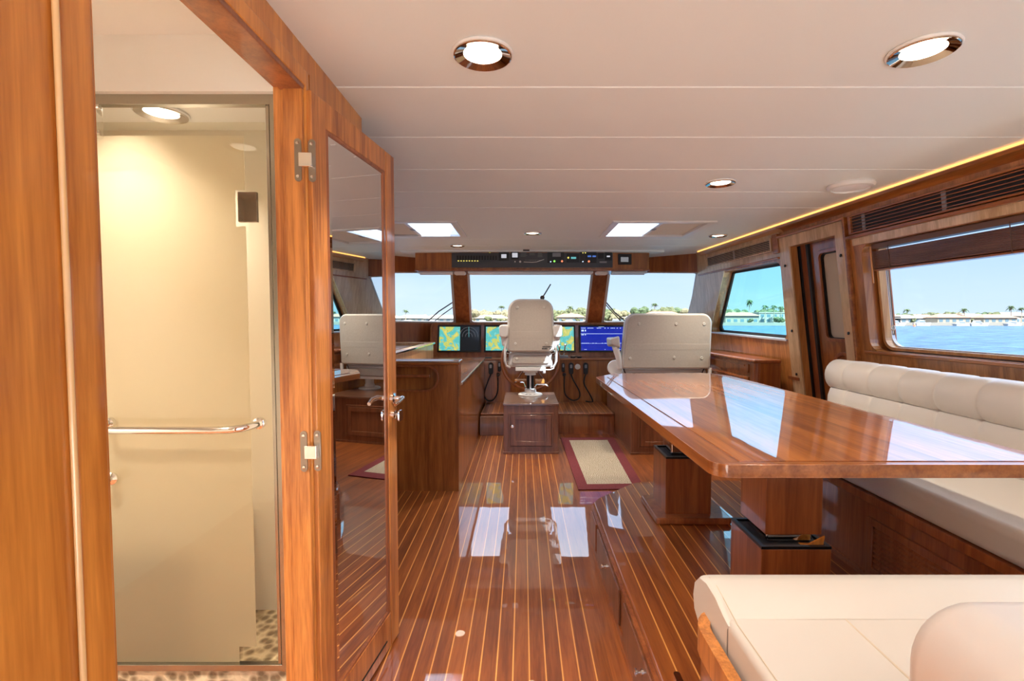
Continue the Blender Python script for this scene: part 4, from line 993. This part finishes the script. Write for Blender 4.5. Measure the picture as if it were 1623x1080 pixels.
# small things on the ledge
t = thing('throttle_lever', 'chrome engine throttle on the ledge right of the helm chair', 'throttle', (.50, 6.27, .792))
g = G(); g.box(.43, .58, 6.22, 6.33, .792, .825); obj('base', g, GREYP, t, bevel=.008)
g = G(); g.tube([(.47, 6.27, .82), (.465, 6.22, .89), (.46, 6.2, .93)], .008, 8); g.tube([(.52, 6.27, .82), (.53, 6.22, .90), (.535, 6.2, .95)], .008, 8)
g.lathe([(.0, 0), (.016, .01), (.016, .03), (0, .04)], (.46, 6.2, .92)); g.lathe([(.0, 0), (.016, .01), (.016, .03), (0, .04)], (.535, 6.2, .94)); obj('levers', g, STEEL, t)
t = thing('sunglasses', 'dark sunglasses lying on the ledge below the third display', 'sunglasses', (.66, 6.25, .792))
g = G(); g.lathe([(.03, 0), (.032, .02), (.0, .022)], (.64, 6.25, .795)); g.lathe([(.03, 0), (.032, .02), (0, .022)], (.72, 6.24, .795)); obj('lens', g, BLACK, t)
g = G(); g.tube([(.61, 6.25, .81), (.63, 6.34, .80)], .004, 6); g.tube([(.75, 6.24, .81), (.74, 6.34, .80)], .004, 6); g.tube([(.665, 6.235, .815), (.695, 6.235, .815)], .004, 6); obj('frame', g, BLACK, t)
g = G(); g.box(-.49, -.40, 6.20, 6.26, .792, .806); tag(obj('phone', g, BLACK, bevel=.004), 'small dark blue black gadget lying on the ledge below the second display', 'gadget')

# ---- overhead instrument box
t = thing('overhead_console', 'teak overhead box across the windshield top, carrying the black switch panel', 'overhead console', (.1, 5.8, 1.83))
g = G(); g.prism([(-1.205, 1.835), (1.41, 1.835), (1.41, 2.045), (-1.205, 2.045)], 5.5, 6.0, XZ); obj('box', g, W_LT if False else W_Z, t, bevel=.003)
g = G(); g.box(-1.21, 1.415, 5.485, 5.51, 1.832, 1.85); obj('lower_lip', g, W_RED, t, bevel=.004)
arc = [(-1.35, H-.0), (1.55, H-.0)]+[(1.55-2.9*k/24, H-.022-.02*(1-math.cos(2*PI*k/24))*0 + .012*math.sin(PI*k/24)) for k in range(25)]
g = G(); g.prism(arc, 5.40, 5.50, XZ); struct(obj('trim_21', g, CEIL))
t = thing('switch_panel', 'black switch panel full of breakers and gauges on the overhead console', 'switch panel', (.1, 5.49, 1.88))
g = G(); g.plate(rpoly(rect(-.795, 1.0, 1.868, 2.03), .006), [], 5.488, 5.5, XZ); obj('face', g, mat('panel_charcoal', (.06, .062, .068), .4), t, bevel=.002)
def PB_(x0, x1, z0, z1, m, nm, d=.004, bv=0, par=None): g = G(); g.box(x0, x1, 5.488-d, 5.4885, z0, z1); return obj(nm, g, m, par or t, smooth=False, bevel=bv)
UX = lambda u: (u-829)/775*5.49*1.005
UZ = lambda v: 1.3+(505-v)/775*5.49*1.005+.003
def PU(u0, u1, v0, v1, m, nm, d=.004): return PB_(UX(u0), UX(u1), UZ(v1), UZ(v0), m, nm, d)
for k in range(15): PU(725.2+k*4.3, 728.2+k*4.3, 407.3, 414.3, BLACK, 'rocker_switch', .007)
for k in range(8): u = 727.8+k*4.3; g = G(); g.box(UX(u-1), UX(u+1), 5.482, 5.4885, UZ(416), UZ(414.8)); obj('indicator_light', g, SM['yellow'], t, smooth=False)
gb = PU(791, 807, 402, 415.5, BLACK, 'gauge', .006); PB_(UX(795), UX(803), UZ(411), UZ(405), SM['pale'], 'readout', .008, par=gb)
gb = PU(810, 822, 401.5, 413.5, BLACK, 'gauge', .006); PB_(UX(812), UX(820.5), UZ(410), UZ(403), SM['pale'], 'readout', .008, par=gb)
LEG = mat('legend_grey', (.20, .20, .20), .6)
g = G(); random.seed(9)
for (u0, u1, v0, v1) in ((825, 836, 402, 409), (839, 849, 401, 406), (852, 860, 401, 410)):
    v = v0
    while v < v1: g.box(UX(u0), UX(u0+(u1-u0)*random.uniform(.75, 1)), 5.486, 5.4885, UZ(v+.7), UZ(v)); v += 1.5
for k in range(14): u = 832+k*2; g.box(UX(u), UX(u+1.4), 5.486, 5.4885, UZ(414.6+random.uniform(-.5, .8)), UZ(413.6))
obj('legend_text', g, LEG, t, smooth=False)
g = G(); g.tube([(UX(830), 5.487, UZ(417)), (UX(843), 5.487, UZ(417.5)), (UX(850), 5.487, UZ(417)), (UX(862), 5.487, UZ(413))], .004, 6); g.lathe([(.012, 0), (.012, -.006), (0, -.007)], (UX(824.5), 5.488, UZ(416.6)), 'Y', 14); g.lathe([(.008, 0), (.008, -.006), (0, -.007)], (UX(816.5), 5.488, UZ(416.6)), 'Y', 14); obj('yacht_diagram', g, CHAIRW, t)
for (u0, u1, v0, v1) in ((867, 893, 402, 419), (897, 917, 404, 418), (918, 944, 401, 419), (946, 955, 403, 412), (957, 968, 402, 415)): PU(u0, u1, v0, v1, BLACK, 'instrument', .005)
PU(875, 888, 403, 409, GREYP, 'mimic_board', .007)
PU(904, 912, 409.3, 412.2, SM['teal'], 'lit_display', .008); PU(930, 935.5, 407, 409.5, SM['ltblue'], 'lit_display', .008); PU(937.5, 943, 407, 409.5, SM['ltblue'], 'lit_display', .008)
def led(u, v, m, r=.010): g = G(); g.lathe([(r, 0), (r, -.012), (0, -.014)], (UX(u), 5.488, UZ(v)), 'Y', 12); obj('indicator_light', g, m, t)
led(878, 416, SM['green'], .012); led(890, 416, SM['redl'], .012); led(899.8, 410.5, SM['yellow'], .010); led(932, 416.3, SM['redl'], .012); led(872.2, 416.8, SM['white'], .007); led(922.6, 416.6, SM['white'], .007); led(922.6, 403, SM['yellow'], .006); led(926.6, 403, SM['yellow'], .006); led(777, 402.5, SM['yellow'], .005)
PU(949, 960, 416, 418.5, GREYP, 'nameplate', .006); PU(960, 965, 407.3, 409.5, SM['pale'], 'readout', .008)
t = thing('thermostat_display', 'small black framed grey display on the teak right of the switch panel', 'display', (UX(988.5), 5.49, 1.9))
g = G(); g.box(UX(978), UX(999), 5.485, 5.4995, UZ(421), UZ(404.5)); obj('bezel', g, BLKM, t, bevel=.003)
g = G(); g.box(UX(982), UX(994), 5.483, 5.4855, UZ(417), UZ(409.5)); obj('screen', g, SM['grey'], t)
# roller shades under the box
VIN = mat('shade_white', (.80, .80, .78), .4)
for (a, b, lab) in ((-1.19, -.80, 'rolled white window shade above the left windshield pane'), (-.62, .79, 'long rolled white window shade above the middle windshield pane'), (1.0, 1.40, 'rolled white window shade above the right windshield pane')):
    t = thing('roller_shade', lab, 'shade', ((a+b)/2, 5.6, 1.80), 'rolled shades over the windshield')
    g = G(); g.box(a, b, 5.53, 5.60, 1.808, 1.832); obj('cassette', g, VIN, t, bevel=.006)
    g = G(); g.tube([(a+.01, 5.64, 1.815), (b-.01, 5.64, 1.815)], .016, 12); obj('roll', g, VIN, t)
for (a, b, lab) in ((-.775, -.65, 'small pale shade end cap left of the middle windshield pane'), (.82, .95, 'small pale shade end cap right of the middle windshield pane')):  # pale end caps of the rolled shades, giving no light
    g = G(); g.prism(rpoly(rect(a, b, 1.79, 1.832), .018, 6), 5.52, 5.60, XZ); tag(obj('shade_end_cap', g, mat('end_cap_shell', (.78, .66, .56), .35), bevel=.006), lab, 'lamp')

# ---- wipers outside
def wiper(pts, pts2, label):
    t = thing('windshield_wiper', label, 'wiper', pts[0], 'windshield wipers')
    g = G(); g.tube(pts, .009, 8); g.lathe([(.03, -.01), (.03, .03), (0, .035)], pts[0], 'Y', 14); obj('arm', g, BLKM, t)
    g = G(); g.tube(pts2, .007, 6); obj('blade', g, RUBB, t)
def WG(u, v, y): return ((u-829)/775*y, y, 1.3+(505-v)/775*y)
wiper([(-1.39, 7.0, 1.235), (-1.2, 6.97, 1.40), (-.97, 6.82, 1.53)], [(-1.32, 7.02, 1.22), (-1.14, 6.98, 1.36), (-.92, 6.86, 1.50)], 'diagonal double wiper on the left windshield pane')
wiper([(1.5, 6.92, 1.22), (1.3, 6.92, 1.38), (1.13, 6.78, 1.545)], [(1.44, 6.94, 1.21), (1.22, 6.9, 1.43), (1.10, 6.82, 1.555)], 'diagonal double wiper on the right windshield pane')
wiper([(.265, 6.72, 1.585), (.30, 6.70, 1.64), (.375, 6.66, 1.765)], [(.25, 6.76, 1.42), (.265, 6.73, 1.585)], 'short upright wiper on the middle windshield pane above the helm chair')

# ================================================================== PORT COUNTERS
t = thing('galley_cabinet', 'teak galley cabinet with stadium shaped recessed pull in its aft face, beside the mirrored door', 'cabinet', (-1.2, 4.7, 0))
SH = rpoly(rect(-1.75, -.628, .752, .955), .1, 12)
g = G(); g.plate(rect(-1.98, -.484, 0, .955), [SH], 3.63, 3.66, XZ); g.box(-1.98, -.484, 3.69, 3.80, 0, .955); g.plate(rect(-1.98, -.484, 0, .955), [SH], 3.655, 3.69, XZ); obj('aft_face', g, W_Z, t, smooth=False)
SHi = rpoly(rect(-1.735, -.643, .767, .94), .086, 12)
g = G(); g.plate(SH, [SHi], 3.622, 3.636, XZ); obj('recess_ring', g, W_RED, t, bevel=.004)
g = G(); g.tube([(-1.7, 3.645, .868), (-.70, 3.645, .868)], .012, 10); obj('pull_rail', g, W_RED, t)
g = G(); g.box(-1.98, -.472, 3.61, 3.81, .955, .985); obj('top_cap', g, W_X, t, bevel=.01, seg=3)
g = G(); g.box(-1.98, -.49, 3.80, 6.205, 0, .772); obj('body', g, W_Z, t, smooth=False)
g = G(); g.box(-1.88, -.478, 3.80, 6.205, .772, .802); obj('countertop', g, wood('counter_top', (.20, .075, .03), (.42, .19, .08), 'Y', rough=.3, coat=1, coat_r=.03, coat_ior=1.7), t, bevel=.006)
g = G(); g.box(-.4785, -.4765, 3.81, 6.2, .78, .794); g.box(-1.98, -.4705, 3.608, 3.6105, .975, .981); obj('metal_edge', g, BRUSH, t)
t = thing('raised_counter', 'raised teak side counter with a dark basin, left of the leftmost display', 'counter', (-1.55, 5.0, .77))
g = G(); g.prism([(-1.93, 3.812), (-1.14, 3.812), (-1.14, 6.2), (-1.88, 6.2)], .803, .975, XY); obj('body', g, W_LT, t, smooth=False)
g = G(); g.plate([(-1.93, 3.812), (-1.12, 3.812), (-1.12, 6.2), (-1.89, 6.2)], [rpoly(rect(-1.85, -1.19, 4.3, 5.9), .05)], .975, 1.0, XY); obj('top', g, W_LT, t, bevel=.004)
g = G(); g.box(-1.86, -1.18, 4.29, 5.91, .9751, .9755); obj('basin', g, W_DK, t)
g = G(); g.box(-1.119, -1.115, 3.81, 6.2, .98, .997); g.plate(rpoly(rect(-1.86, -1.18, 4.29, 5.91), .05), [rpoly(rect(-1.84, -1.20, 4.31, 5.89), .045)], 1.0, 1.004, XY); obj('metal_edge', g, STEEL, t)
# shelf under port windshield pane
g = G(); g.prism([(-1.98, 6.215), (-1.23, 6.215), (-1.23, 6.66), (-1.93, 6.18)], 1.06, 1.09, XY) if False else g.box(-1.93, -1.23, 6.205, 6.30, .9, 1.05)
# starboard side cabinet with moulded top
t = thing('side_cabinet', 'teak side cabinet with rounded top edge against the starboard wall', 'cabinet', (2.05, 4.8, 0))
def SCX(a, b, n): return (1.955+n-.03*(a-4.07), a, b)
g = G(); g.plate(rect(4.09, 5.9, 0, .925), [], 0, .21, SCX); obj('body', g, W_Z, t, smooth=False)
g = G(); g.plate(rect(4.065, 5.9, .925, .955), [], -.03, .205, SCX); obj('top', g, W_RED, t, bevel=.012, seg=3)
g = G(); g.tube([SCX(4.075, 0, -.0), SCX(4.075, .925, -.0)], .028, 12); obj('corner_post', g, W_RED, t)
for z in (.83, .72):
    g = G(); g.plate(rpoly(rect(4.20, 5.3, z, z+.075), .01), [], -.012, 0, SCX); d = obj('drawer', g, W_Z, t, bevel=.004)
    g = G(); g.plate(rpoly(rect(4.25, 5.0, z+.055, z+.066), .004), [], -.022, -.012, SCX); obj('pull', g, W_RED, d, bevel=.003)
g = G(); g.plate(rpoly(rect(4.0, 4.3-.0, .80, .822), .006), [], -.02, 0, lambda a, b, n: SB(a-.35, b, n)) if False else g.plate(rpoly(rect(3.90, 4.05, .80, .825), .006), [], -.02, 0, SB)
struct(obj('trim_22', g, W_RED, bevel=.004))

# ================================================================== OUTSIDE
WZ = -3.0
def watermat():
    m = bpy.data.materials.new('sea_water'); m.use_nodes = True; t = m.node_tree; b = t.nodes['Principled BSDF']
    b.inputs['Roughness'].default_value = .25; b.inputs['IOR'].default_value = 1.33; b.inputs['Specular IOR Level'].default_value = .1
    g = N(t, 'ShaderNodeNewGeometry'); mp = N(t, 'ShaderNodeMapping'); mp.inputs['Scale'].default_value = (.45, .8, 1); L(t, g.outputs['Position'], mp.inputs[0])
    n = N(t, 'ShaderNodeTexNoise'); n.inputs['Scale'].default_value = .55; n.inputs['Detail'].default_value = 6; n.inputs['Roughness'].default_value = .6; L(t, mp.outputs[0], n.inputs[0])
    r = N(t, 'ShaderNodeValToRGB'); r.color_ramp.elements[0].position = .38; r.color_ramp.elements[1].position = .66; r.color_ramp.elements[0].color = (.006, .034, .085, 1); r.color_ramp.elements[1].color = (.045, .12, .20, 1)  # lighter and darker blue paint the ripples' uneven reflection into the colour
    L(t, n.outputs[0], r.inputs[0]); L(t, r.outputs[0], b.inputs['Base Color'])
    bu = N(t, 'ShaderNodeBump'); bu.inputs['Strength'].default_value = 1; bu.inputs['Distance'].default_value = 1.1; L(t, n.outputs[0], bu.inputs['Height']); L(t, bu.outputs[0], b.inputs['Normal'])
    return m
g = G(); g.face([(-900, -200, WZ), (1500, -200, WZ), (1500, 290, WZ), (-900, 290, WZ)])
tag(obj('sea_water', g, watermat(), smooth=False), 'blue rippled bay water outside the starboard windows', 'water', kind='stuff')
LAND = noisemat('sandy_land', (.10, .105, .055), (.2, .185, .13), .08, .9, .1)
g = G(); g.box(-900, 1500, 291, 600, WZ-1, -1.55); tag(obj('shore_land', g, LAND, smooth=False), 'flat green and sandy land along the far shore', 'land')
g = G(); g.box(-900, 1500, 290, 290.99, WZ, -1.15); tag(obj('sea_wall', g, mat('seawall', (.21, .2, .17), .8), smooth=False), 'long pale sea wall at the far water edge', 'sea wall')
HZ = -1.55
HW = mat('house_white', (.28, .275, .26), .8); HP = mat('house_cream', (.26, .235, .19), .8); RT = mat('roof_terracotta', (.25, .135, .095), .8); RW = mat('roof_pale', (.29, .265, .235), .8); HG = mat('house_window', (.10, .16, .20), .2)
def house(x, y, w, d, h, roofm, wallm, flat, label):
    t = thing('waterfront_house', label, 'house', (x, y, HZ), 'houses along the far shore')
    g = G(); g.box(x-w/2, x+w/2, y, y+d, HZ, HZ+h); obj('wall', g, wallm, t, smooth=False)
    g = G()
    if flat: g.box(x-w/2-.4, x+w/2+.4, y-.4, y+d, HZ+h, HZ+h+.6)
    else:
        e = 1.0; z0 = HZ+h; z1 = HZ+h+min(d, w)*.24
        a = [(x-w/2-e, y-e, z0), (x+w/2+e, y-e, z0), (x+w/2+e, y+d+e, z0), (x-w/2-e, y+d+e, z0)]; r = [(x-w/2+d*.4, y+d/2, z1), (x+w/2-d*.4, y+d/2, z1)]
        g.face([a[0], a[1], r[1], r[0]]); g.face([a[1], a[2], r[1]]); g.face([a[2], a[3], r[0], r[1]]); g.face([a[3], a[0], r[0]]); g.face(a)
    obj('roof', g, roofm, t, smooth=False)
    g = G(); k = int(w/3.6)
    for i in range(k):
        cx = x-w/2+(i+.5)*w/k
        for fl in range(max(1, int(h//2.9))): g.box(cx-1.1, cx+1.1, y-.06, y+.1, HZ+.7+fl*3, HZ+2.4+fl*3)
    obj('window', g, HG, t, smooth=False)
def ux(u, y): return (u-829)/775*y
hs = [(1432, 298, 24, 2.9, RW, HW, 0, 'low white house with pale roof at the left edge of the large window view'), (1462, 304, 20, 3.2, RT, HP, 0, 'cream house with tiled roof behind the white boats'),
      (1512, 299, 26, 3.4, RT, HP, 0, 'long cream house with pink tiled roof left of the tall palm'), (1548, 302, 18, 3.6, RW, HP, 0, 'pale roofed cream house just right of the tall palm'),
      (1585, 300, 22, 3.2, RT, HP, 0, 'cream house with terracotta roof toward the right edge of the window'), (1612, 300, 20, 4.4, RW, HW, 0, 'white house with pale roof at the right edge of the window'),
      (1408, 306, 14, 4, RT, HW, 0, 'small white house with terracotta roof beside the window jamb'),
      (1228, 298, 22, 6.2, RW, HW, 1, 'two storey flat roofed white house seen through the forward starboard window'), (1176, 300, 24, 4.4, RT, HP, 0, 'cream house among trees seen through the forward starboard window'), (1142, 302, 16, 3.4, RW, HW, 0, 'low white house at the left of the forward starboard window'),
      (1052, 310, 22, 5.0, RT, HP, 0, 'pink roofed house seen over the double helm seat'), (1003, 312, 18, 3.4, RW, HP, 0, 'pale house low behind the right windshield wiper'), 
      (905, 308, 16, 3.6, RT, HP, 0, 'cream house in the middle windshield pane, right of the helm chair'), (778, 308, 22, 3.0, RW, HP, 0, 'pale low house in the middle windshield pane, left of the helm chair'),
      (700, 306, 26, 2.8, RW, HW, 0, 'low white building in the left windshield pane near the wiper'), (655, 306, 26, 3.0, RW, HW, 0, 'low white building in the left windshield pane beside the mirrored door'), (604, 306, 24, 3.0, RW, HW, 0, 'low white building hidden mostly behind the mirrored door')]
for i_, (u, y, w_, h, rm, wm, fl, lab) in enumerate(hs):
    y = 294 if i_ % 2 == 0 else 307
    house(ux(u, y), y, min(w_, 20), 9, h, rm, wm, fl, lab)
# vegetation
def foliage(name, c1, c2, sc_): return noisemat(name, c1, c2, sc_, .9, .3)
LEAF = [foliage('foliage_olive', (.03, .045, .018), (.13, .145, .07), .9), foliage('foliage_green', (.018, .04, .018), (.085, .125, .055), .9), foliage('foliage_dry', (.08, .075, .04), (.21, .19, .115), .8)]
TRK = mat('trunk', (.30, .25, .18), .9)
def blob(rx, rz, seed):
    random.seed(seed); bm = bmesh.new()
    for k in range(9):
        a = random.uniform(0, 2*PI); r = random.uniform(.15, .62)
        c = Vector((rx*r*math.cos(a), rx*r*math.sin(a), rz*random.uniform(.35, .9)))
        res = bmesh.ops.create_icosphere(bm, subdivisions=2, radius=1)
        s = random.uniform(.32, .55)
        for v in res['verts']:
            j = 1+random.uniform(-.22, .22); v.co = Vector((v.co.x*rx*s*j, v.co.y*rx*s*j, v.co.z*rz*s*.7*j))+c
    return bm
TG = {0: ('olive green bushy tree', 'olive trees'), 1: ('dark green bushy tree', 'dark green trees'), 2: ('pale dry looking bushy tree', 'pale dry trees')}
WN_ = {(i, j): 'in the '+b+' part of the '+a for i, a in enumerate(('large salon window', 'forward starboard window', 'right windshield pane', 'middle windshield pane', 'left windshield pane', 'shore beyond the starboard door')) for j, b in enumerate(('left', 'centre', 'right'))}
PR = {}
for k in range(3):
    t = thing('bushy_tree', TG[k][0], 'tree', (0, 0, HZ), TG[k][1])
    gg = G(); gg.bm.free(); gg.bm = blob(4.2, 5.2, 11+k)
    for v in gg.bm.verts: v.co.z += HZ
    obj('crown', gg, LEAF[k], t, smooth=False)
    g = G(); g.tube([(0, 0, HZ), (.2, 0, HZ+1.6), (0, .1, HZ+3)], [.3, .24, .18], 6); obj('trunk', g, TRK, t)
    PR[k] = t
def palm(h, seed, name='palm_tree'):
    random.seed(seed)
    t = thing(name, 'tall palm tree on the far shore', 'palm', (0, 0, HZ), 'palms on the far shore')
    g = G(); g.tube([(0, 0, HZ), (.15, 0, HZ+h*.4), (.1, 0, HZ+h*.75), (0, 0, HZ+h)], [.28, .22, .18, .16], 6); obj('trunk', g, TRK, t)
    g = G()
    for k in range(18):
        a = 2*PI*k/18+random.uniform(-.1, .1); el = random.uniform(-.25, .9); ln = random.uniform(2.0, 2.7)
        pts = []
        for i in range(6):
            s = i/5; pts.append(Vector((math.cos(a)*ln*s*math.cos(el*(1-s*.5)), math.sin(a)*ln*s*math.cos(el*(1-s*.5)), HZ+h+ln*s*math.sin(el)-1.5*s*s*ln*.55)))
        side = Vector((-math.sin(a), math.cos(a), 0))
        for i in range(5):
            w0 = .42*math.sin(PI*(i/5*.8+.15)); w1 = .42*math.sin(PI*((i+1)/5*.8+.15))
            g.face([pts[i]-side*w0+Vector((0, 0, -w0*.5)), pts[i], pts[i+1], pts[i+1]-side*w1+Vector((0, 0, -w1*.5))]); g.face([pts[i], pts[i]+side*w0+Vector((0, 0, -w0*.5)), pts[i+1]+side*w1+Vector((0, 0, -w1*.5)), pts[i+1]])
    obj('fronds', g, LEAF[1], t, smooth=False); return t
random.seed(21)
spots = []
for wi_, (ua, ub, n, smin, smax) in enumerate(((1395, 1640, 34, .75, 1.15), (1120, 1255, 30, .9, 1.5), (945, 1110, 36, 1.0, 1.7), (745, 940, 40, .9, 1.6), (560, 722, 20, .5, .9), (1262, 1390, 6, .7, 1.0))):
    for i in range(n):
        u = ua+(ub-ua)*(i+random.random())/n; y = random.uniform(309, 345) if random.random() < .8 else random.uniform(294, 297)
        s = random.uniform(smin, smax)*(1 if y > 300 else .45)
        spots.append((ux(u, y), y, s, (wi_, min(2, int(3*(u-ua)/(ub-ua))))))
used = set()
for (x, y, s, wi_) in spots:
    k = random.choice((0, 0, 1, 2)) if x > 0 else random.choice((0, 1, 2, 2))
    if k not in used: used.add(k); o = PR[k]; o.location = (x, y, HZ)
    else: o = dup(PR[k], (x, y, HZ))
    o['label'] = TG[k][0]+' '+WN_[wi_]; o['group'] = TG[k][1]+' '+WN_[wi_]
    o.scale = (s, s, s); o.rotation_euler = (0, 0, random.uniform(0, 6.28))
pal = [(1527, 296, 8.6, 'tall lone palm standing over the roofs in the middle of the large window view'), (1601, 297, 10.2, 'bushy headed palm near the right edge of the large window'), (1618, 300, 9.4, 'palm at the very right edge of the large window'), (1402, 299, 7.6, 'small palm beside the left jamb of the large window'), (1436, 312, 8.6, 'distant thin palm above the roofs left of the tall lone palm'),
       (1187, 300, 13.8, 'tallest palm in the forward starboard window'), (1212, 299, 10.6, 'palm left of two others above the flat roofed white house'), (1226, 300, 10.6, 'palm in the middle above the flat roofed white house'), (1237, 301, 10.0, 'palm at the right edge of the forward starboard window'), (1148, 302, 12.0, 'palm at the left edge of the forward starboard window'), (1037, 304, 12.0, 'palm rising above trees in the right windshield pane'), (795, 304, 10.5, 'palm left of the helm chair in the middle windshield pane'), (904, 305, 10.2, 'palm right of the helm chair in the middle windshield pane'), (643, 306, 8.0, 'small palm in the left windshield pane')]
p0 = None
for i, (u, y, h, lab) in enumerate(pal):
    if i % 2 == 0 or p0 is None: o = palm(h, 40+i); p0 = o; o.location = (ux(u, y), y, HZ); hh = h
    else: o = dup(p0, (ux(u, y), y, HZ)); o.scale = (1, 1, h/hh)
    o['label'] = lab
# boats moored along the sea wall
BW_ = mat('boat_white', (.34, .34, .35), .4)
for (u, L_, h, lab) in ((1419, 11, 3.2, 'low white boat canopy at the left of the large window view'), (1461, 9, 3.4, 'white boat with peaked cover left of the pink roofed house'), (1524, 9, 2.6, 'small white boat below the tall lone palm'), (1550, 11, 3.2, 'white motor boat with raised cabin right of the tall lone palm'), (1605, 9, 2.8, 'white boat by the sea wall near the right edge of the window'),
                        (690, 16, 3.6, 'white yacht moored in the left windshield pane by the wiper'), (650, 16, 3.4, 'white yacht moored in the left windshield pane near the mirrored door'), (768, 14, 3.4, 'white yacht low in the middle windshield pane left of the chair'), (905, 14, 3.6, 'white yacht low in the middle windshield pane right of the chair'), (978, 12, 4, 'white yacht below the right windshield wiper')):
    y = 286; x = ux(u, y); t = thing('moored_boat', lab, 'boat', (x, y, WZ), 'boats moored along the far sea wall')
    g = G(); l = L_/2
    g.hexa([(x-l*.9, y-1.2, WZ), (x+l*.8, y-1.2, WZ), (x+l*.8, y+1.2, WZ), (x-l*.9, y+1.2, WZ), (x-l, y-1.6, WZ+h*.45), (x+l*1.1, y-.4, WZ+h*.55), (x+l*1.1, y+.4, WZ+h*.55), (x-l, y+1.6, WZ+h*.45)]); obj('hull', g, BW_, t, smooth=False)
    g = G(); g.hexa([(x-l*.55, y-1.1, WZ+h*.45), (x+l*.35, y-1.1, WZ+h*.45), (x+l*.35, y+1.1, WZ+h*.45), (x-l*.55, y+1.1, WZ+h*.45), (x-l*.4, y-.9, WZ+h), (x+l*.05, y-.9, WZ+h), (x+l*.05, y+.9, WZ+h), (x-l*.4, y+.9, WZ+h)]); c = obj('cabin', g, BW_, t, smooth=False)
    g = G(); g.box(x-l*.45, x+l*.2, y-1.12, y-1.0, WZ+h*.62, WZ+h*.8); obj('window', g, HG, c, smooth=False)
g = G(); g.lathe([(.5, 0), (.6, .5), (.3, 1.3), (.1, 2.0), (0, 2.0)], (ux(1449, 262), 262, WZ)); tag(obj('channel_buoy', g, mat('buoy_orange', (.8, .25, .12), .5)), 'small orange buoy floating near the far sea wall', 'buoy')
